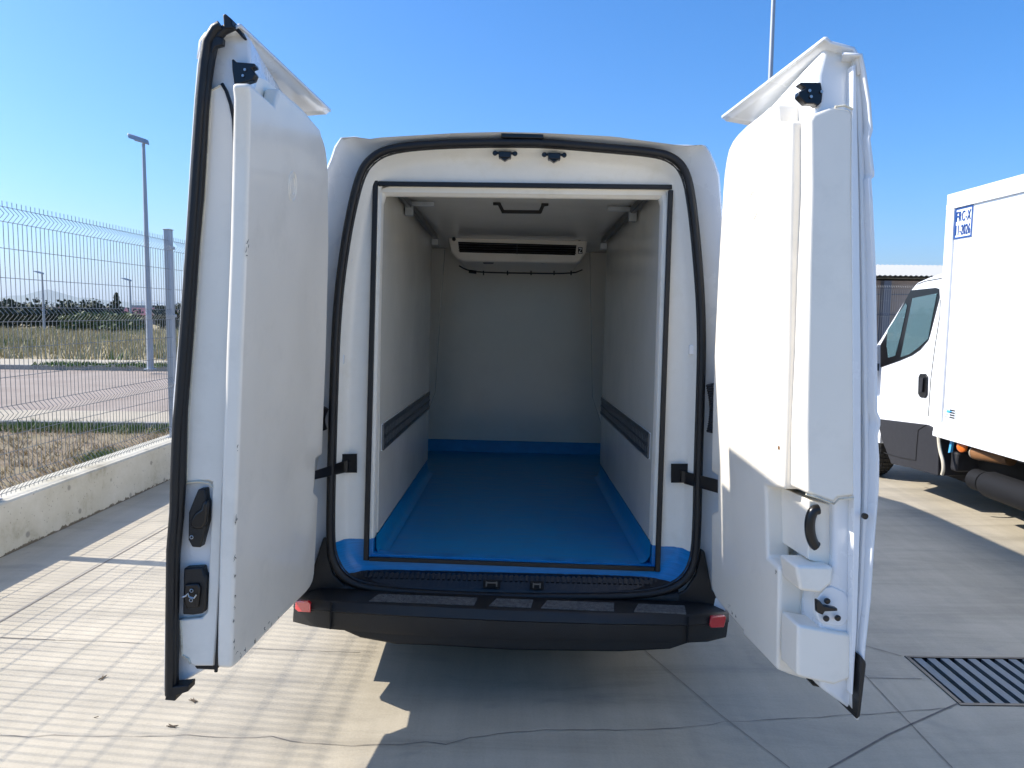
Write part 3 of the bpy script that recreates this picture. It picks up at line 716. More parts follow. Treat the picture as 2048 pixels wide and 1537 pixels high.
for (a, b_) in (((966, 1160), (1000, 1177)), ((1060, 1163), (1087, 1180))):
    P0, P1 = ly(a[0], a[1], -.008), ly(b_[0], b_[1], -.008)
    po = MB().box((P0.x, -.008, P1.z), (P1.x, .0, P0.z)).build('latch_pocket', 'pit', sp_, bevel=.003)
    mb = MB(); mb.box((P0.x+.012, -.014, P1.z+.008), (P0.x+.018, -.0085, P0.z-.006)); mb.box((P1.x-.018, -.014, P1.z+.008), (P1.x-.012, -.0085, P0.z-.006)); mb.box((P0.x+.018, -.013, P0.z-.014), (P1.x-.018, -.009, P0.z-.008))
    mb.build('striker_bar', 'dsteel', sp_)
# door strikers at the top of the opening
for px in (1010, 1108):
    c_ = ly(px, 312 if px < 1050 else 315, .035)
    mb = MB(); mb.box((c_.x-.048, c_.y-.012, c_.z+.004), (c_.x+.048, c_.y, c_.z+.014)); mb.box((c_.x-.026, c_.y-.03, c_.z-.014), (c_.x+.026, c_.y+.01, c_.z+.012))
    mb.prism([(c_.x-.02, c_.y-.028, c_.z-.014), (c_.x+.02, c_.y-.028, c_.z-.014), (c_.x, c_.y-.028, c_.z-.027)], (0, .03, 0))
    for s in (-1, 1): mb.lathe([(.011, 0), (.011, .008)], (c_.x+s*.042, c_.y-.012, c_.z+.006), (0, -1, 0), 10)
    mb.build('door_striker', 'gloss_black', van, bevel=.003)
# white plastic clips on the frame
for px, py, wq in ((700, 515, 8), (684, 719, 5), (1383, 700, 5), (1384, 536, 5)):
    c_ = ly(px, py, .05); MB().box((c_.x-.012, .035, c_.z-.02), (c_.x+.012, .055, c_.z+.02)).build('frame_clip', 'paint', van, bevel=.003)

# ---- body shell: outer skin lofted forward from the rear ring
ridge_px = [(1043,268),(1100,269),(1226,276),(1340,288),(1374,291)]
bodyR = [(0, 2.44), (.2, 2.436), (.45, 2.42), (.62, 2.395), (.70, 2.378), (.745, 2.385), (.785, 2.345), (.815, 2.24), (.865, 2.0), (.915, 1.7), (.955, 1.3), (.965, .9), (.955, .5), (.94, .36), (.6, .34), (0, .34)]
top_c = ly(1043, 269, 0).z; 
def zfix(z): return z + (top_c-2.44) if z > 1.8 else z
topb = xz([(1440,347),(1425,308),(1413,290),(1390,287),(1374,292),(1226,275),(1085,268),(1003,266),(913,268),(757,277),(726,279),(699,271),(679,275),(669,289),(658,322)], -.02)
low = [(x, z) for x, z in bodyR if z <= 2.0][:-1]
body = [(-.835, 2.12)] + [] ; body = list(reversed([(x, z) for x, z in low])) + [(.845, 2.14)] + topb + [(-.855, 2.14)] + [(-x, z) for x, z in low] + [(0, .34)]
def sc(poly, dx, dz=0.): return [(x+math.copysign(dx, x) if abs(x) > .05 else x, z+(dz if z > 2 else 0)) for x, z in poly]
lip = [( (a[0]), a[1]) for a in seal_o]
inner_r = [(.0, zfix(2.425)), (.45, zfix(2.405)), (.62, zfix(2.378)), (.69, zfix(2.35)), (.74, zfix(2.25)), (.79, 2.0), (.835, 1.7), (.86, 1.3), (.87, .9), (.86, .5), (.80, .38), (.5, .35), (0, .35)]
inner = inner_r + [(-x, z) for x, z in reversed(inner_r[1:-1])]
cham = [(x*.985, z if abs(x) < .6 else z-.005) for x, z in body]
L = [loop(seal_i, .004), loop(seal_o, .012), loop([(x*1.012, z) for x, z in seal_o], .03), loop([(x*1.02, z) for x, z in seal_o], .085), loop([(x*.968, z-.003) for x, z in body], -.018), loop(cham, -.034), loop(body, -.012), loop(sc(body, .004), .06), loop(sc(body, .03), .5), loop(sc(body, .04, .01), 2.0), loop(sc(body, .04, .0), 3.4), loop(sc(body, .03, -.02), 3.9)]
# cab and nose
for y_, kx, zt2 in ((4.2, 1.0, 2.22), (4.75, .98, 1.62), (5.0, .96, 1.42), (5.45, .90, 1.22), (5.62, .80, 1.0)):
    L.append([Vector((p.x*kx, y_, min(p.z, zt2))) for p in loop(sc(body, .02), y_)])
sh = ring('body_shell', L, 'paint', van, smooth=True)
n = len(angs); mesh('nose', L[-1], [tuple(range(n))], 'paint', van)
mesh('windscreen', [(-.70, 4.26, 2.10), (.70, 4.26, 2.10), (.82, 4.77, 1.60), (-.82, 4.77, 1.60)], [(0, 1, 2, 3)], 'gloss_black', van, solid=.02)
for s in (-1, 1):
    MB().prism([(s*.985, 3.95, 1.25), (s*.985, 4.75, 1.25), (s*.96, 4.72, 1.5), (s*.93, 4.3, 1.95), (s*.93, 3.95, 1.98)], (s*.02, 0, 0)).build('cab_window', 'gloss_black', van)
    MB().prism([(s*1.05, 4.55, 1.25), (s*1.22, 4.5, 1.25), (s*1.22, 4.5, 1.62), (s*1.05, 4.55, 1.62)], (0, .1, 0)).build('wing_mirror', 'plastic', van, bevel=.03)
    for yw in (1.0, 4.65):
        cx_ = s*.88
        wh = MB().lathe([(.20, -.10), (.31, -.105), (.335, -.08), (.335, .08), (.31, .105), (.20, .10)], (cx_, yw, .335), (1, 0, 0), 32).build('wheel', 'tyre', van, smooth=True)
        MB().lathe([(.205, -.085), (.205, .085)], (cx_, yw, .335), (1, 0, 0), 24).build('rim', 'rim', wh, smooth=True)
MB().box((-.90, .12, .235), (.72, 5.2, .42)).build('underbody_shade_box', 'pit', van)  # underside box made low and wide to darken the ground below the van
# high-level lamp on the roof edge
bar([(1003,267),(1086,269),(1087,280),(1003,278)], .0, .022, 'high_level_lamp', 'gloss_black', van)
# rear corner plastics and bumper
def ybox(px, y, th, name, mat, parent=None, bevel=.01, **kw): return MB().prism([ly(a, b_, y) for a, b_ in px], (0, th, 0)).build(name, mat, parent or van, bevel=bevel, **kw)
bp_out = [(582,1205),(600,1190),(640,1180),(652,1130),(655,1080),(640,1078),(628,1080),(600,1180),(585,1195)]
by = -.15
bprof = [(-.96, .40), (-.90, .445), (-.80, .447), (0, .45), (.80, .447), (.90, .445), (.96, .40)]
def bumper_pt(px, py, y): return ly(px, py, y)
topf = [(589,1200),(620,1200),(663,1205),(800,1212),(1020,1222),(1200,1229),(1378,1232),(1420,1229),(1458,1228)]
botf = [(586,1244),(622,1253),(662,1259),(800,1270),(1020,1281),(1200,1284),(1373,1286),(1415,1284),(1452,1275)]
ydep = [-.04, -.12, -.15, -.165, -.17, -.165, -.15, -.12, -.04]
Tf = [bumper_pt(*p, y_) for p, y_ in zip(topf, ydep)]; Bf = [bumper_pt(*p, y_) for p, y_ in zip(botf, ydep)]
V = []; k = len(Tf)
for i in range(k):
    a, b_ = Tf[i], Bf[i]
    m1 = a.lerp(b_, .30)+Vector((0, -.012, 0)); m2 = a.lerp(b_, .36)+Vector((0, -.004, 0)); m3 = a.lerp(b_, .85)+Vector((0, -.004, 0))
    back = Vector((a.x*.985, .10, a.z+.012)); bl = Vector((a.x, a.y+.01, a.z+.006))
    under = Vector((b_.x*.98, .15, b_.z+.005))
    V += [back, bl, a, m1, m2, m3, b_, b_+Vector((0, .03, -.008)), under]
q = 9
bump = mesh('bumper', V, [(i*q+j, i*q+j+1, (i+1)*q+j+1, (i+1)*q+j) for i in range(k-1) for j in range(q-1)] + [tuple(range(q)), tuple((k-1)*q+j for j in range(q))], 'plastic', van, smooth=True)
for px0 in (661.5, 1376.5):
    a, b_ = ly(px0, 1206 if px0 < 1000 else 1233, -.165), ly(px0-.5, 1258 if px0 < 1000 else 1285, -.158)
    MB().prism([a+Vector((-.0025, -.006, 0)), a+Vector((.0025, -.006, 0)), b_+Vector((.0025, -.006, 0)), b_+Vector((-.0025, -.006, 0))], (0, .01, 0)).build('panel_gap', 'pit', bump)
mb = MB()   # rough pads on top of the bumper step
for a0, a1 in ((738, 948), (978, 1062), (1082, 1228), (1268, 1372)):
    fr = lambda px: 1205+(px-663)*.0378
    mb.prism([ly(a0+4, fr(a0)-4, -.13), ly(a1, fr(a1)-4, -.13), ly(a1-6, fr(a1)-10, -.06), ly(a0+12, fr(a0)-10, -.06)], (0, 0, .004)) if False else \
    mb.prism([Vector((ly(a0, 1215, -.14).x, -.145, ly(a0, fr(a0), -.15).z+.003)), Vector((ly(a1, 1215, -.14).x, -.145, ly(a1, fr(a1), -.15).z+.003)), Vector((ly(a1, 1215, -.14).x+.01, -.07, ly(a1, fr(a1), -.15).z+.008)), Vector((ly(a0, 1215, -.14).x+.03, -.07, ly(a0, fr(a0), -.15).z+.008))], (0, 0, .007))
M['pad'] = basic('anti_slip_pad', (.12, .12, .118), .75, var=.5, vscale=60, bump=1., bscale=160)
mb.build('anti_slip_pad', 'pad', bump)
for pp_ in ([(591,1204),(616,1203),(621,1208),(621,1226),(596,1225),(589,1218)], [(1422,1234),(1450,1232),(1453,1236),(1448,1256),(1423,1257),(1419,1252)]):
    P = []
    for px, py in pp_:
        xs_ = [p[0] for p in topf]; j = 0 if px < xs_[1] else len(xs_)-2
        f_ = max(0, min(1, (px-xs_[j])/(xs_[j+1]-xs_[j]))); P.append(ly(px, py, ydep[j]+(ydep[j+1]-ydep[j])*f_-.022))
    MB().prism(P, (0, .03, 0)).build('reflector', 'red', bump, bevel=.004)
# black corner columns beside the opening, down to the bumper
for s, pp_ in ((-1, [(657,1078),(646,1076),(622,1150),(600,1192),(640,1203),(700,1208),(760,1208),(740,1190),(690,1172),(665,1148),(656,1110)]), (1, [(1401,1098),(1410,1104),(1424,1180),(1450,1215),(1415,1228),(1378,1230),(1330,1228),(1325,1204),(1370,1182),(1392,1150),(1400,1112)])):
    ybox(pp_, .0, .02, 'corner_trim', 'plastic', bevel=.006)
ybox([(660,1190),(740,1196),(1009,1206),(1324,1204),(1390,1190),(1400,1232),(1020,1224),(663,1207)], .004, .03, 'tailgate_trim', 'plastic', bevel=.004)
# lower valance / spare wheel bulge
V1 = [(672,1256),(720,1277),(790,1290),(887,1294),(1020,1302),(1240,1305),(1340,1300),(1388,1284),(1388,1262),(1020,1262),(672,1240)]
ybox(V1, -.03, .5, 'rear_valance', 'plastic', bevel=.01)
# ribbed cable gaiters between body and doors
for s, (a, b_) in ((1, ((1421, 768), (1422, 866))), (-1, ((649, 815), (646, 862)))):
    mb = MB(); A_, B_ = ly(*a, -.03), ly(*b_, -.03); pts = []; rs = []
    for i in range(41):
        pts.append(A_.lerp(B_, i/40)+Vector((s*.014*math.sin(math.pi*i/40), 0, 0))); rs.append(.018+.004*(i % 2))
    mb.tube(pts, rs, 10); mb.build('cable_gaiter', 'rubber', van)
# check-arm pockets and arms
for s, hole, arm in ((-1, [(672,909),(714,908),(714,946),(672,946)], [(690,922),(630,942),(629,960),(690,946)]),
                     (1, [(1342,928),(1386,928),(1386,966),(1342,966)], [(1368,943),(1436,960),(1436,987),(1368,968)])):
    mb = MB(); y_ = .052
    ybox(hole, y_, .002, 'arm_pocket_shade', 'pit', bevel=0)  # thin black sheet painting the shade inside the pocket hole
    P = [ly(arm[0][0], arm[0][1], .045), ly(arm[1][0], arm[1][1], -.10), ly(arm[2][0], arm[2][1], -.10), ly(arm[3][0], arm[3][1], .045)]
    ca = MB().prism(P, (s*-.0, .006, 0)).build('check_arm', 'gloss_black', van, bevel=.002)
    c_ = (P[0]+P[3])/2
    MB().lathe([(.016, -.022), (.016, .028)], c_+Vector((0, .01, 0)), (0, 0, 1), 12).build('arm_pivot', 'gloss_black', ca)

# ================================================================ REAR DOORS
TAU = .05
class Door:
    def __init__(s, side):
        s.side = side; a = R(2.5 if side < 0 else 4.5)
        s.d = Vector((side*math.sin(a), -math.cos(a), 0)); s.n = Vector((-side*math.cos(a), -math.sin(a), 0)); s.u = Vector((-side*TAU, 0, 1))
        s.H = Vector((side*.94, 0, 0))-s.u*1.4; s.H.z = 0
    def P(s, a, z, t): return s.H+s.d*a+s.u*z+s.n*t
    def solve(s, px, py, e1, e2, base):
        v = lray(px, py); m = Matrix((e1, e2, -v)).transposed(); return m.inverted() @ (VO-base)
    def onT(s, px, py, t): r = s.solve(px, py, s.d, s.u, s.H+s.n*t); return r.x, r.y
    def onS(s, px, py, a): r = s.solve(px, py, s.n, s.u, s.H+s.d*a); return r.x, r.y
    def slab(s, px, t, t0, name, mat, parent, sm=0, **kw):      # outline on the plane t, thickness down to t0
        q = [s.onT(a, b_, t) for a, b_ in px]
        if sm: q = [(p.x, p.y) for p in smooth_poly([(a, b_, 0) for a, b_ in q], sm)]
        return MB().prism([s.P(a, z, t) for a, z in q], s.n*(t0-t)).build(name, mat, parent, **kw)
    def end(s, px, a, a0, name, mat, parent, **kw):             # outline on the end plane s=a, extruded towards the hinge
        q = [s.onS(x, y_, a) for x, y_ in px]
        return MB().prism([s.P(a, z, t) for t, z in q], s.d*(a0-a)).build(name, mat, parent, **kw)
    def seal(s, px, a, r, mb, n=8):
        return mb.tube([s.P(a, z, t) for t, z in (s.onS(x, y_, a) for x, y_ in px)], r, n)

# ---------------- left door
D = Door(-1); SE = .94
zt0 = D.onS(440, 62, SE)[1]; zb0 = D.onS(345, 1385, SE)[1]
o_px = [(427,50),(417,75),(408,90),(400,130),(394,202),(386,319),(376,488),(364,660),(352,800),(350,860),(345,980),(340,1100),(335,1250),(333,1395)]
edge = [D.onS(a, b_, SE) for a, b_ in o_px]      # (t,z) of the free edge, gives the skin's curve
V = []; svals = [.03, .1, .2, .3, .6, .85, .93, SE]
for sv in svals:
    for t, z in edge:
        bow = -.012*math.sin(math.pi*min(1, sv/.95)); zz = z
        if z > 2.3: zz = min(z, 2.415)-(SE-sv)*.03
        if z < .46: zz = z+.02+.42*max(0, (.4-sv)/.4)**2
        V.append(D.P(sv, zz, t-.004+bow*(1)))
k = len(edge)
ld_ = mesh('rear_door', V, [(i*k+j, i*k+j+1, (i+1)*k+j+1, (i+1)*k+j) for i in range(len(svals)-1) for j in range(k-1)], 'paint', van, smooth=True, solid=.008)
tag(ld_, 'left rear door standing open, with black edge seal, latch and thick white slab')
# inner steel frame of the door, stopping just inside the edge
fr_px = [(424,94),(435,72),(452,60),(470,52),(488,62),(500,78),(502,150),(490,260),(480,500),(470,800),(462,1000),(456,1200),(452,1335),(408,1342),(372,1362),(353,1372),(352,1240),(354,1139),(363,1037),(369,948),(369,850),(380,700),(393,498),(403,390),(414,211),(418,163)]
q = [D.onS(x, y_, .90) for x, y_ in fr_px]
MB().prism2([D.P(.90, z, t) for t, z in q], [D.P(.28, z-(.10 if z > 2.2 else 0), min(t, .06)) for t, z in q]).build('inner_frame', 'paint', ld_, bevel=.010, segs=3)
# upper insulation block
A_px = [(417,185),(421,178),(432,171),(444,167),(452,182),(459,200),(466,240),(469,300),(467,360),(464,488),(459,650),(454,800),(450,905),(445,1000),(440,1150),(433,1270),(428,1333),(392,1333),(380,1329),(377,1318),(361,1314),(360,1240),(404,1236),(414,1224),(417,1150),(423,1010),(425,965),(416,962),(372,965),(371,850),(382,700),(396,498),(405,390),(414,240)]
D.end(A_px, .92, .42, 'insulation_block', 'grp', ld_, bevel=.005)
# brownish sealant along the block
mb = MB(); D.seal([(372,965),(376,850),(387,690),(400,498),(409,390),(418,240),(422,182),(440,171)], .921, .0035, mb, 5); D.seal([(372,966),(395,963),(418,966),(424,975)], .921, .004, mb, 5); D.seal([(361,1240),(364,1310),(377,1318),(381,1328)], .921, .004, mb, 5)
mb.build('sealant_bead', 'sealant', ld_)
# dark gasket strip curving between block and slab
mb = MB(); D.seal([(444,168),(453,183),(462,210),(468,240),(471,300),(469,400),(467,520),(462,700),(456,850),(449,1000),(443,1154),(437,1270),(432,1344)], .926, .0055, mb, 6)
mb.build('gasket_strip', 'rubber', ld_)
D.end([(390,1333),(433,1333),(433,1340),(394,1338)], .915, .6, 'bottom_gasket', 'rubber', ld_)
# the plug slab
sl_px = [(481,166),(490,164),(503,169),(551,213),(560,177),(614,228),(640,262),(652,295),(657,350),(658,500),(653,700),(645,910),(632,920),(628,984),(637,994),(632,1100),(628,1150),(617,1182),(570,1229),(476,1330),(462,1342),(449,1344),(455,1318),(464,1200),(474,928),(482,700),(489,500),(495,350),(500,200)]
TS = .16
mainp = [(497,168),(503,168),(551,213),(560,177),(600,213),(616,229),(629,245),(640,262),(647,278),(652,296),(655,318),(657,350),(658,500),(653,700),(645,910),(632,920),(628,984),(637,994),(632,1100),(629,1148),(626,1164),(620,1177),(612,1187),(570,1229),(484,1321),(474,1331),(464,1338),(464,1318),(470,1100),(476,928),(484,700),(492,500),(496,350),(500,200)]
q = [D.onT(a, b_, TS) for a, b_ in mainp]
s_near = sum(a for a, z in q[-6:])/6
slab = MB().prism([D.P(a, z, TS) for a, z in q], D.n*-.05)
slab = slab.build('plug_slab', 'grp', ld_, bevel=.012, segs=4)
D.slab([(500,150),(530,160),(600,215),(640,262),(648,300),(652,350),(652,700),(640,900),(625,990),(625,1150),(612,1180),(566,1224),(474,1320),(488,700),(500,350)], TS-.052, .03, 'slab_core', 'grp', ld_)
# raised round emboss
for dd, px, py, TT, host in ((D, 585, 373, TS, slab),):
    a, z = dd.onT(px, py, TT); mb = MB(); c_ = dd.P(a, z, TT)
    mb.tube([c_+dd.d*math.cos(i*math.pi/12)*.040+dd.u*math.sin(i*math.pi/12)*.050 for i in range(24)], .0022, 6, closed=True)
    mb.tube([c_+dd.d*math.cos(i*math.pi/12)*.022+dd.u*math.sin(i*math.pi/12)*.030 for i in range(24)], .0018, 6, closed=True)
    mb.build('embossed_ring', 'grp', host, smooth=True)
# scuffs on the slab edge
def scuffs(dd, pts, TT, host, r=.0055, n=3, name='scuff_marks'):
    mb = MB()
    for px, py in pts:
        for _ in range(n):
            a, z = dd.onT(px+random.gauss(0, 1.2), py-4+random.gauss(0, 3), TT); c_ = dd.P(a, z, TT+.0002)
            ang = random.uniform(0, 3.1); l = r*random.uniform(.4, 1.8); w2 = r*random.uniform(.1, .35)
            e = dd.d*math.cos(ang)+dd.u*math.sin(ang); f_ = dd.d*-math.sin(ang)+dd.u*math.cos(ang)
            mb.prism([c_-e*l, c_-f_*w2, c_+e*l, c_+f_*w2], dd.n*.0006)
    tag(mb.build(name, 'mark', host), kind='stuff')
scuffs(D, [(494,490),(494,500),(493,512),(474,900),(472,1040),(472,1050),(469,1120),(469,1156),(467,1250),(467,1290),(472,1310),(482,1316),(490,1306),(510,1288),(530,1262),(540,1255),(556,1240),(470,1200),(468,1220)], TS, slab)
# black edge seal, twin ribs
so = [(441,52),(430,58),(423,70),(414,85),(408,130),(401,202),(393,319),(382,488),(370,660),(360,800),(355,850),(351,950),(349,1026),(343,1100),(341,1240),(340,1390)]
si = [(466,52),(446,62),(432,80),(426,95),(421,120),(414,165),(409,211),(399,385),(389,498),(377,680),(366,820),(364,900),(363,960),(358,1037),(351,1110),(348,1240),(348,1385)]
mb = MB(); D.seal(so, .945, .0155, mb, 10); D.seal(si, .935, .0145, mb, 10)
mb.build('edge_seal', 'rubber', ld_, smooth=True)
MB().prism([D.P(.95, z, t) for t, z in (D.onS(*p, .95) for p in [(445,30),(450,27),(463,38),(464,50),(470,56),(448,58)])], D.d*-.05).build('seal_end', 'rubber', ld_, bevel=.003)
MB().prism([D.P(.93, z, t) for t, z in (D.onS(*p, .93) for p in [(462,50),(472,52),(480,60),(487,73),(482,74),(472,62)])], D.d*-.06).build('seal_end', 'rubber', ld_, bevel=.003)
MB().prism([D.P(.955, z, t) for t, z in (D.onS(*p, .955) for p in [(336,1375),(377,1371),(376,1384),(352,1392),(350,1403),(329,1401)])], D.d*-.05).build('seal_end', 'rubber', ld_, bevel=.003)
MB().prism([D.P(.95, z, t) for t, z in (D.onS(*p, .95) for p in [(426,70),(446,76),(445,90),(430,94),(424,108),(420,100)])], D.d*-.02).build('seal_end', 'rubber', ld_, bevel=.003)
# top flange (visor) sticking inward over the top of the door
def flange(dd, near_in, far_in, z_near, host):
    tn, zn = dd.onS(*near_in, .93); tf, zf = dd.onS(*far_in, .12); secs = []; N_ = 14
    for i in range(N_+1):
        f = i/N_; sv = .93+(.12-.93)*f; ti = tn+(tf-tn)*f; zi = zn+(zf-zn)*f; zo = zi-.045
        secs.append([dd.P(sv-.004, zo-.05, -.038), dd.P(sv-.004, zo, -.034), dd.P(sv-.002, zo+.022, -.018), dd.P(sv, zi-.018, .012), dd.P(sv, zi-.012, ti*.6), dd.P(sv, zi-.010, ti-.020), dd.P(sv, zi+.001, ti-.008), dd.P(sv, zi, ti)])
    k = 8; V = [p for s_ in secs for p in s_]
    return mesh('top_flange', V, [(i*k+j, i*k+j+1, (i+1)*k+j+1, (i+1)*k+j) for i in range(N_) for j in range(k-1)], 'paint', host, smooth=True, solid=.011)
flange(D, (482, 52), (662, 222), zt0, ld_)
# top catch
def top_catch(dd, px, a, host):
    mb = MB(); q = [dd.onS(x, y_, a) for x, y_ in px]
    mb.prism([dd.P(a, z, t) for t, z in q], dd.d*-.03)
    o = mb.build('top_catch', 'gloss_black', host, bevel=.003)
    return o
tc = top_catch(D, [(463,119),(467,118),(470,124),(509,127),(511,134),(502,137),(511,148),(506,160),(480,168),(468,168),(464,140)], .935, ld_)
for p in ((490, 140), (486, 152)): t, z = D.onS(*p, .937); MB().lathe([(.004, 0), (.004, .003)], D.P(.937, z, t), D.d, 10).build('bolt', 'steel', tc)
# pull handle recess + lock on the door end
h1 = D.end([(396,979),(410,978),(412,998),(415,1006),(414,1045),(401,1096),(384,1095),(376,1080),(377,1026),(386,1003)], .93, .88, 'handle_recess', 'plastic', ld_, bevel=.004)
t, z = D.onS(396, 1045, .932)
mb = MB(); mb.prism([D.P(.945, z_, t_) for t_, z_ in (D.onS(*p, .945) for p in [(380,1044),(388,1028),(401,1020),(404,1008),(413,1000),(415,1012),(412,1045),(404,1058),(390,1060),(380,1054)])], D.d*-.02)
mb.build('release_lever', 'gloss_black', h1, bevel=.006)
h2_ = D.end([(367,1137),(405,1135),(408,1150),(413,1155),(411,1217),(405,1228),(385,1231),(365,1230)], .93, .86, 'lock_case', 'plastic', ld_, bevel=.005)
mb = MB(); mb.prism([D.P(.94, z_, t_) for t_, z_ in (D.onS(*p, .94) for p in [(369,1170),(396,1168),(400,1178),(396,1216),(372,1218),(367,1200)])], D.d*-.015)
mb.build('lock_plate', 'gloss_black', h2_, bevel=.004)
mb = MB(); mb.tube([D.P(.955, z_, t_) for t_, z_ in (D.onS(*p, .955) for p in [(365,1195),(372,1192),(376,1187),(378,1194),(388,1197),(393,1190)])], .0025, 6)
for p in ((383, 1182), (382, 1201), (383, 1075)):
    t_, z_ = D.onS(*p, .943); mb.tube([D.P(.943, z_, t_)+(D.n*math.cos(i*.524)+Vector((0, 0, 1))*math.sin(i*.524))*.005 for i in range(12)], .0014, 5, closed=True)
mb.build('striker_wire', 'steel', h2_)

# ---------------- right door
D = Door(1)
o2 = [(1686,78),(1714,88),(1722,94),(1728,141),(1738,206),(1742,260),(1737,278),(1745,343),(1745,352),(1739,358),(1742,408),(1748,538),(1751,749),(1751,825),(1757,838),(1757,850),(1752,873),(1755,920),(1754,979),(1744,1104),(1738,1201),(1728,1291),(1721,1377),(1714,1440)]
edge = [D.onS(a, b_, SE) for a, b_ in o2]; V = []
for sv in svals:
    for t, z in edge:
        zz = min(z, 2.42)-(SE-sv)*.03 if z > 2.3 else z
        if z < .46: zz = z+.02*(sv < .9)+.42*max(0, (.4-sv)/.4)**2
        tt = t if sv > .9 else -.035+(t+.035)*.3
        V.append(D.P(sv, zz, tt-.002))
k = len(edge)
rd = mesh('rear_door', V, [(i*k+j, i*k+j+1, (i+1)*k+j+1, (i+1)*k+j) for i in range(len(svals)-1) for j in range(k-1)], 'paint', van, smooth=True, solid=.008)
tag(rd, 'right rear door standing open, its stepped white inner slab lit by the sun')
# inner steel frame: a ribbed vertical flange
rf_px = [(1650,92),(1686,92),(1714,100),(1720,145),(1729,210),(1733,265),(1735,350),(1738,540),(1742,750),(1744,860),(1744,960),(1735,1104),(1727,1201),(1718,1291),(1712,1377),(1707,1425),(1641,1377),(1640,1230),(1668,1128),(1668,1000),(1634,980),(1632,500),(1634,240),(1636,150)]
ifr = None
q = [D.onS(x, y_, .89) for x, y_ in rf_px]
ifr = MB().prism2([D.P(.89, z, t) for t, z in q], [D.P(.25, z-(.10 if z > 2.2 else 0), min(t, .06)) for t, z in q]).build('inner_frame', 'paint', rd, bevel=.012, segs=3)
mb = MB(); D.seal([(1712,120),(1717,210),(1722,350),(1726,540),(1730,750),(1733,900),(1731,1000),(1724,1150),(1716,1290),(1711,1400)], .905, .010, mb, 8)
mb.build('pressed_rib', 'paint', ifr, smooth=True)
D.end([(1706,130),(1712,130),(1718,400),(1722,700),(1722,1000),(1714,1250),(1706,1390),(1703,1390),(1708,1000),(1706,700),(1704,400)], .925, .89, 'pressed_flange', 'paint', rd, bevel=.006, segs=3)
TM = .143
# main slab, notched for arm, catch and handle
mr = [(1475,268),(1491,252),(1520,229),(1536,215),(1553,206),(1555,249),(1566,243),(1582,242),(1580,375),(1577,538),(1575,700),(1571,850),(1567,979),(1558,977),(1530,973),(1534,1115),(1556,1133),(1558,1143),(1556,1250),(1554,1342),(1440,1209),(1431,1197),(1425,1184),(1422,1168),(1422,1026),(1435,1022),(1435,953),(1422,944),(1424,850),(1427,729),(1436,538),(1442,440),(1445,385),(1448,348),(1452,320),(1457,298),(1465,281)]
mslab = D.slab(mr, TM, .06, 'plug_slab', 'grp', rd, bevel=.012, segs=4)
T2 = .10
D.slab([(1590,246),(1627,232),(1623,375),(1620,538),(1617,800),(1612,985),(1560,965),(1560,500),(1565,260)], T2, .0, 'insulation_block', 'grp', rd, bevel=.012, segs=4)
ub = [(1620,240),(1628,228),(1666,213),(1700,219),(1706,230),(1705,375),(1708,538),(1711,690),(1712,850),(1711,992),(1676,996),(1668,1006),(1614,987),(1612,850),(1618,538),(1622,375)]
D.end(ub, .92, .45, 'insulation_block', 'grp', rd, bevel=.012, segs=4)
# lower block and the pocket around handle and latch
D.end([(1556,1140),(1591,1130),(1597,1128),(1669,1131),(1667,1172),(1638,1193),(1625,1229),(1630,1232),(1704,1268),(1706,1300),(1702,1361),(1669,1373),(1614,1361),(1579,1350),(1554,1340),(1556,1250)], .757, .45, 'insulation_block', 'grp', rd, bevel=.012, segs=4)
D.end([(1596,1250),(1704,1270),(1702,1358),(1669,1371),(1614,1359),(1594,1353)], .908, .78, 'insulation_block', 'grp', rd, bevel=.010, segs=4)
D.end([(1592,1132),(1667,1134),(1665,1168),(1640,1188),(1600,1182)], .908, .78, 'insulation_block', 'grp', rd, bevel=.010, segs=3)
D.end([(1530,974),(1614,986),(1668,1006),(1668,1135),(1532,1125)], .62, .3, 'pocket_wall', 'grp', rd, bevel=.01)
mb = MB(); D.seal([(1708,225),(1708,400),(1711,560),(1714,750),(1715,900),(1713,994)], .9215, .003, mb, 5); D.seal([(1670,214),(1690,212),(1707,220)], .9215, .004, mb, 5)
D.seal([(1612,989),(1640,997),(1668,1008),(1678,998),(1711,996)], .9215, .0035, mb, 5)
mb.build('sealant_bead', 'sealant', rd)
flange(D, (1648, 78), (1443, 235), 0, rd)
tc = top_catch(D, [(1598,168),(1603,165),(1642,165),(1646,185),(1644,205),(1635,213),(1628,208),(1612,208),(1597,193),(1598,183),(1610,180),(1611,176)], .90, rd)
for p in ((1619, 182), (1622, 194), (1643, 184)): t, z = D.onS(*p, .903); MB().lathe([(.0045, 0), (.0045, .003)], D.P(.903, z, t), D.d, 10).build('bolt', 'steel', tc)
hd = MB(); cs = [(1637,1019),(1627,1021),(1621,1035),(1619,1052),(1621,1072),(1627,1088),(1633,1093)]
hd.tube([D.P(.87, v.y, v.x) for v in smooth_poly([(*D.onS(*p, .87), 0) for p in cs], 2, False)], .0165, 10)
hd.build('pull_handle', 'gloss_black', rd, smooth=True)
D.end([(1617,1000),(1668,1012),(1667,1130),(1660,1132),(1634,1125),(1617,1120)], .86, .62, 'handle_mount', 'grp', rd, bevel=.004)
lp = D.end([(1650,1176),(1665,1173),(1690,1185),(1699,1200),(1699,1235),(1690,1250),(1676,1254),(1640,1246),(1634,1230),(1634,1200)], .894, .86, 'latch_plate', 'paint', rd, bevel=.004)
for p in ((1655, 1203), (1653, 1238), (1676, 1237)): t_, z_ = D.onS(*p, .91); MB().lathe([(.0095, -.002), (.0095, .004), (.006, .006)], D.P(.907, z_, t_), D.d, 12).build('bolt', 'gloss_black', lp)
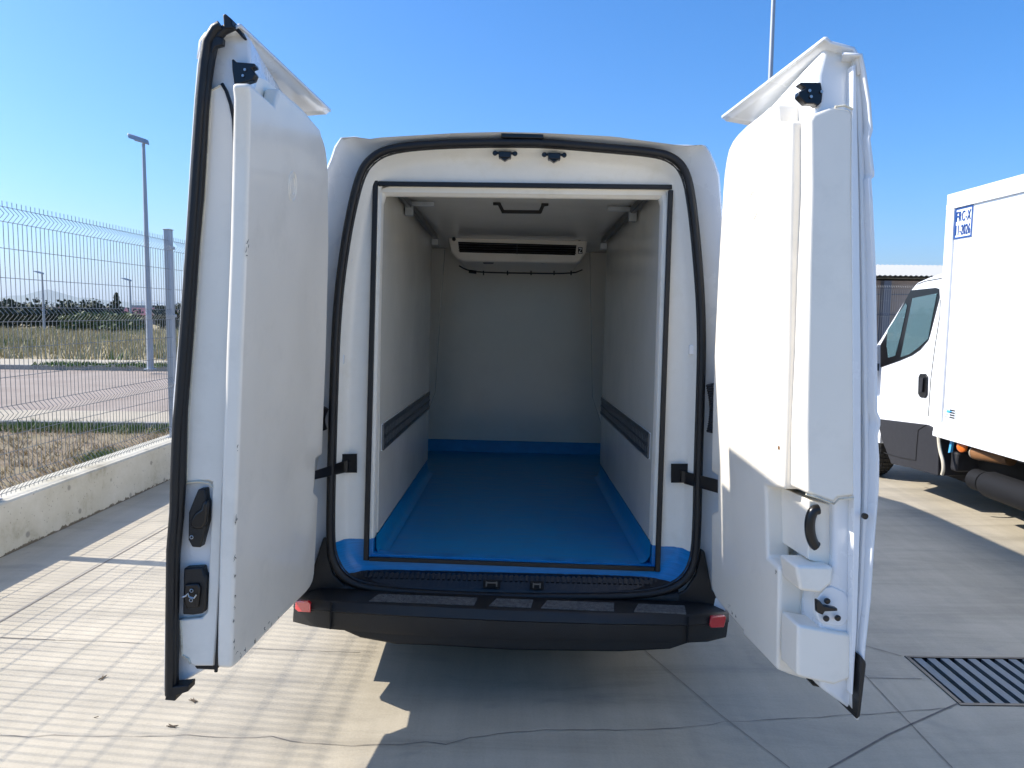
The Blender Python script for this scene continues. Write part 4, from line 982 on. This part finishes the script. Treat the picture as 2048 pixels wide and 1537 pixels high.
mb = MB(); mb.prism([D.P(.925, z_, t_) for t_, z_ in (D.onS(*p, .925) for p in [(1634,1201),(1640,1202),(1648,1212),(1675,1217),(1676,1223),(1650,1224),(1646,1231),(1635,1226)])], D.d*-.02)
mb.build('latch_tongue', 'gloss_black', lp, bevel=.003)
t_, z_ = D.onS(1730, 1033, .942); MB().lathe([(.0095, -.004), (.0095, .005)], D.P(.94, z_, t_), D.d, 12).build('rubber_plug', 'gloss_black', rd)
D.end([(1722,1312),(1732,1324),(1733,1330),(1721,1434),(1714,1440),(1720,1377)], .945, .5, 'lower_trim', 'plastic', rd, bevel=.004)
D.end([(1622,1366),(1655,1372),(1652,1378),(1626,1372)], .80, .5, 'bottom_gasket', 'rubber', rd)
a, z = D.onT(1558, 896, TM); MB().lathe([(.007, -.002), (.007, .0012)], D.P(a, z, TM), D.n, 12).build('screw_hole', 'brown', mslab)
a, z = D.onT(1507, 411, TM); c_ = D.P(a, z, TM); mb = MB()
mb.tube([c_+D.d*math.cos(i*math.pi/12)*.040+D.u*math.sin(i*math.pi/12)*.046 for i in range(24)], .0022, 6, closed=True)
mb.tube([c_+D.d*math.cos(i*math.pi/12)*.024+D.u*math.sin(i*math.pi/12)*.030 for i in range(24)], .0018, 6, closed=True)
mb.build('embossed_ring', 'grp', mslab, smooth=True)
scuffs(D, [(1458,1218),(1466,1229),(1473,1239),(1503,1274),(1515,1284),(1540,1314),(1546,1322),(1552,1306),(1552,1150),(1530,1300)], TM, mslab)

# ================================================================ THE BOX TRUCK
TX = 3.62
tr = empty('box_truck', (TX, 6.7, 0)); tag(tr, 'white box truck with refrigerated body and white cab parked on the right facing away', 'truck')
O = Vector(tr.location)
def T(px, py, x=TX): return wx(px, py, x)-O
yb = wx(1880, 640, TX).y; yb = (wx(1895, 390, TX).y+wx(1867, 872, TX).y)/2
zbt, zbb = wy(1895, 390, yb).z, wy(1867, 872, yb).z
y_f, y_r = yb-O.y, 2.3-O.y
bx = MB().box((.012, y_r+.01, zbb+.01), (2.15, y_f-.01, zbt-.01)).build('cargo_box', 'paint2', tr, bevel=.01)
mb = MB()
fw = .13
for k_ in range(3):   # grooved edge profiles
    mb.box((-.004-.004*(k_ == 0), y_r, zbt-.13+.043*k_+.002), (.011, y_f, zbt-.13+.043*(k_+1)))
    mb.box((-.004-.004*(k_ == 0), y_r, zbb+.045*k_+.002), (.011, y_f, zbb+.045*(k_+1)))
tw_ = y_f - max(T(1910, 418).y, T(1886, 817).y) - .004
mb.box((-.006, y_f-tw_, zbb+.136), (.011, y_f-.001, zbt-.131))
mb.box((0, y_f-.009, zbb), (2.16, y_f, zbt)); mb.box((.02, y_r, zbt-.009), (2.16, y_f-.01, zbt))
mb.build('edge_trim', 'paint2', bx, bevel=.002)
# approval sticker FRC-X 11-2026
def text(s_, size, name, mat, parent, origin, ux, uz, sx=1.):
    cu = bpy.data.curves.new(name, 'FONT'); cu.body = s_; cu.size = 1.; cu.space_character = 1.15; cu.extrude = .0035; cu.offset = .0
    o = bpy.data.objects.new(name, cu); COL.objects.link(o)
    bpy.context.view_layer.update()
    dg = bpy.context.evaluated_depsgraph_get(); me = bpy.data.meshes.new_from_object(o.evaluated_get(dg)); bpy.data.objects.remove(o)
    xs = [v.co.x for v in me.vertices]; ys = [v.co.y for v in me.vertices]
    x0_, x1_, y0_, y1_ = min(xs), max(xs), min(ys), max(ys); wn_ = ux.cross(uz).normalized()
    for v in me.vertices:
        a_ = (v.co.x-x0_)/(x1_-x0_)*size[0]; b2 = (v.co.y-y0_)/(y1_-y0_)*size[1]
        v.co = origin+ux*a_+uz*b2+wn_*(v.co.z)
    me.materials.append(M[mat]); o = bpy.data.objects.new(name, me); COL.objects.link(o); o.parent = parent; return o
UX, UZ = Vector((0, -1, 0)), Vector((0, 0, 1))
c1, c2 = T(1910, 418), T(1945.5, 409); c3 = T(1908, 479); 
yA, yB = c1.y, c2.y; zA = c1.z; zB = c3.z
st = MB().box((.007, yB, zB), (.0115, yA, zA)).build('approval_sticker', 'stickerw', bx)
mb = MB(); bw = .013
mb.box((.004, yB, zB), (.0068, yA, zB+bw)); mb.box((.004, yB, zA-bw), (.0068, yA, zA)); mb.box((.004, yB, zB+bw), (.0068, yB+bw*1.2, zA-bw)); mb.box((.004, yA-bw*1.2, zB+bw), (.0068, yA, zA-bw))
mb.build('sticker_border', 'sign', bx)
hh = zA-zB; ww = yA-yB
text('FRC-X', (ww*.80, hh*.33), 'approval_text', 'sign', bx, Vector((.0045, yA-ww*.10, zB+hh*.55)), UX, UZ)
text('11-2026', (ww*.80, hh*.33), 'approval_text', 'sign', bx, Vector((.0045, yA-ww*.10, zB+hh*.11)), UX, UZ)
c1, c2 = T(1886, 817), T(1908, 843)
MB().box((.006, c2.y, c2.z+.01), (.0112, c1.y, c1.z)).build('maker_label', 'stickerw', bx)
mb = MB(); W_ = c1.y-c2.y; Hh_ = c1.z-c2.z
mb.box((.004, c1.y-W_*.7, c1.z-.028), (.0058, c1.y-W_*.3, c1.z-.010)); mb.build('label_header', 'stickerb', bx)
mb = MB()
for k_ in range(4): mb.box((.004, c2.y+.006, c2.z+.018+k_*.020), (.0058, c2.y+W_*.45, c2.z+.030+k_*.020)); mb.box((.004, c2.y+W_*.52, c2.z+.020+k_*.020), (.0058, c2.y+W_*.92, c2.z+.023+k_*.020))
mb.build('label_lines', 'clad', bx)
# cab: side profile traced on the cab's side plane, then closed to a full-width cab
cx0 = .06
def C(px, py): p = wx(px, py, TX+cx0)-O; return p.y, p.z
rooff = [C(1884,549), C(1858,556), C(1835,566), C(1823,579)]
yc0 = y_f+.03
wl = C(1762, 735)[1]
ws_top = C(1823, 580); ws_bot = C(1762, 678)
nose_y = ws_bot[0]+.95
zs_ = C(1786, 928)[1]
prof = [(yc0, rooff[0][1]+.02), rooff[1], rooff[2], ws_top, ws_bot, (ws_bot[0]+.35, wl+.02), (nose_y-.1, wl-.25), (nose_y, .75), (nose_y, .42), (nose_y-.35, .40)]
wc = (C(1735, 900)[0]+.02, .36)
wc = (wz(1765, 965).y-O.y+.45, .36)
arch = [(wc[0]+.42*math.cos(a), wc[1]+.42*math.sin(a)) for a in [R(5+17*i) for i in range(11)]]
zc_ = min(C(1857, 853)[1], C(1757, 841)[1])-.04
prof += arch + [(wc[0]-.46, .40), (wc[0]-.47, zc_), (yc0, zc_+.02)]
cab = MB().prism([Vector((cx0, y_, z_)) for y_, z_ in prof], (2.0-.12, 0, 0)).build('cab', 'paint2', tr, bevel=.05, segs=4)
def side(px, x, th, name, mat, parent, **kw):
    P = [Vector((x, *C(a, b_))) for a, b_ in px]
    return MB().prism(P, (th, 0, 0)).build(name, mat, parent, **kw)
side([(1823,581),(1872,576),(1879,578),(1880,595),(1861,669),(1857,681),(1841,700),(1825,711),(1799,722),(1762,735),(1762,690)], cx0-.006, .005, 'window_surround', 'gloss_black', cab)
side([(1827,597),(1876,587),(1858,678),(1841,694),(1821,709),(1803,715)], cx0-.010, .003, 'door_glass', 'glass', cab)
side([(1813,607),(1816,612),(1803,672),(1792,712),(1778,716),(1775,690),(1777,661)], cx0-.010, .003, 'quarter_glass', 'glass', cab)
side([(1757,838),(1857,850),(1882,862),(1880,952),(1824,936),(1786,928),(1777,905),(1767,880)], cx0-.018, 1.9, 'lower_cladding', 'clad', cab, bevel=.006)
def seam(px, name, parent, r=.004):
    mb = MB(); mb.tube([Vector((cx0-.001, *C(a, b_))) for a, b_ in px], r, 5); mb.build(name, 'pit', parent)
seam([(1881,600),(1880,632),(1870,696),(1862,759),(1857,833)], 'door_seam', cab); seam([(1835,583-14),(1850,563),(1884,557)], 'roof_seam', cab)
mb = MB(); mb.tube([Vector((cx0-.020, *C(a, b_))) for a, b_ in [(1857,850),(1841,860),(1838,890),(1836,921),(1805,916),(1772,906)]], .004, 5); mb.build('cladding_seam', 'pit', cab)
dh = side([(1842,748),(1853,748),(1857,754),(1856,790),(1852,796),(1842,795),(1838,788),(1839,755)], cx0-.012, .010, 'door_handle', 'gloss_black', cab, bevel=.004)
side([(1846,756),(1852,756),(1850,785),(1845,785)], cx0-.03, .012, 'handle_grip', 'clad', dh if False else cab, bevel=.004)
# mirror, with arm
mc = Vector((cx0-.14, *C(1757, 712)))
MB().box((mc.x-.10, mc.y-.05, mc.z-.22), (mc.x+.10, mc.y+.06, mc.z+.16)).build('wing_mirror', 'clad', tr, bevel=.03, segs=3)
MB().box((mc.x+.1, mc.y-.02, mc.z-.15), (cx0+.02, mc.y+.03, mc.z-.08)).build('mirror_arm', 'clad', tr)
mesh('windscreen', [(cx0+.08, ws_top[0]+.01, ws_top[1]-.03), (1.86, ws_top[0]+.01, ws_top[1]-.03), (1.86, ws_bot[0]+.012, ws_bot[1]+.03), (cx0+.08, ws_bot[0]+.012, ws_bot[1]+.03)], [(0, 1, 2, 3)], 'gloss_black', tr, solid=.01)
def wheel(x, y_, r=.36):
    wh = MB().lathe([(r*.55, -.11), (r*.93, -.115), (r, -.08), (r, .08), (r*.93, .115), (r*.55, .11)], (x, y_, r), (1, 0, 0), 36).build('wheel', 'tyre', tr, smooth=True)
    MB().lathe([(r*.56, -.07), (r*.56, .07), (.1, .075)], (x, y_, r), (1, 0, 0), 24).build('rim', 'rim', wh, smooth=True)
    mb = MB()
    for i in range(44):
        a_ = 2*math.pi*i/44; c_ = Vector((x, y_+math.cos(a_)*(r+.001), r+math.sin(a_)*(r+.001)))
        tdir = Vector((0, -math.sin(a_), math.cos(a_)))
        for xx in (-.06, 0, .06): mb.prism([c_+Vector((xx-.022, 0, 0))-tdir*.016, c_+Vector((xx+.022, 0, 0))-tdir*.016, c_+Vector((xx+.022, 0, 0))+tdir*.016, c_+Vector((xx-.022, 0, 0))+tdir*.016], Vector((0, math.cos(a_), math.sin(a_)))*.008)
    mb.build('tread', 'tyre', wh)
wheel(cx0+.14, wc[0]); wheel(1.85, wc[0]); wheel(.22, 3.3-O.y); wheel(1.85, 3.3-O.y)
MB().box((.30, y_r+.2, .24), (1.75, y_f+1.2, zbb-.095)).build('chassis_shade_box', 'pit', tr)  # solid black block added so the space under the truck stays dark
MB().box((.28, 2.6-O.y, zbb-.09), (2.1, y_f-.02, zbb-.001)).build('subframe', 'gloss_black', tr)
# things hanging under the box
def U(px, py, x): return wx(px, py, x)-O
mb = MB(); pts = smooth_poly([U(1877,874,TX+.0), U(1878,890,TX+.0), U(1881,906,TX+.0), U(1886,922,TX+.0), U(1887,940,TX+.0), U(1884,950,TX+.0)], 2, False)
mb.tube(pts, .014, 8); mb.build('hanging_hose', 'cream', tr, smooth=True)  # pale hose hanging behind the cab
c_ = U(1926, 894, TX+.06); MB().lathe([(.045, 0), (.045, .02), (.03, .03)], c_, (-1, -.3, 0), 16).build('marker_lamp', 'amber', tr, smooth=True)
c_ = U(1897, 892, TX+.05); MB().prism([c_+Vector((0, 0, -.06)), c_+Vector((0, -.03, -.05)), c_+Vector((0, -.05, .05)), c_+Vector((0, -.02, .06))], (.02, 0, 0)).build('hose_coupling', 'bluepart', tr)
c_ = U(1950, 906, TX+.08); MB().lathe([(.05, 0), (.055, .02), (.055, .35)], c_, (.2, -1, .05), 16).build('air_canister', 'brown', tr, smooth=True)
MB().lathe([(.046, 0), (.050, .01)], c_-Vector((.2, -1, .05)).normalized()*.014, (.2, -1, .05), 16).build('canister_cap', 'cream', tr, smooth=True)
c_ = U(1947, 957, TX+.12); MB().lathe([(.055, 0), (.085, .03), (.085, .16), (.075, .165), (.075, .19), (.095, .195), (.105, .24), (.105, 1.5)], c_, (0, -1, 0), 20).build('fuel_tank', 'tank', tr, smooth=True)
c_ = U(1907, 915, TX+.12); MB().box((c_.x, c_.y-.05, c_.z-.12), (c_.x+.3, c_.y+.05, c_.z+.05)).build('filter_housing', 'clad', tr, bevel=.02)

# ================================================================ AIR
hz_ = MB().box((-9600, -320, -21), (9600, 14200, 460))
hm = bpy.data.materials.new('haze_air'); hm.use_nodes = True; t = hm.node_tree; t.nodes.clear()
pv = t.nodes.new('ShaderNodeVolumePrincipled'); mo = t.nodes.new('ShaderNodeOutputMaterial'); t.links.new(pv.outputs[0], mo.inputs['Volume'])
pv.inputs['Color'].default_value = (.80, .90, 1, 1); pv.inputs['Density'].default_value = .00007; pv.inputs['Anisotropy'].default_value = .2
tag(hz_.build('haze', hm), kind='stuff')
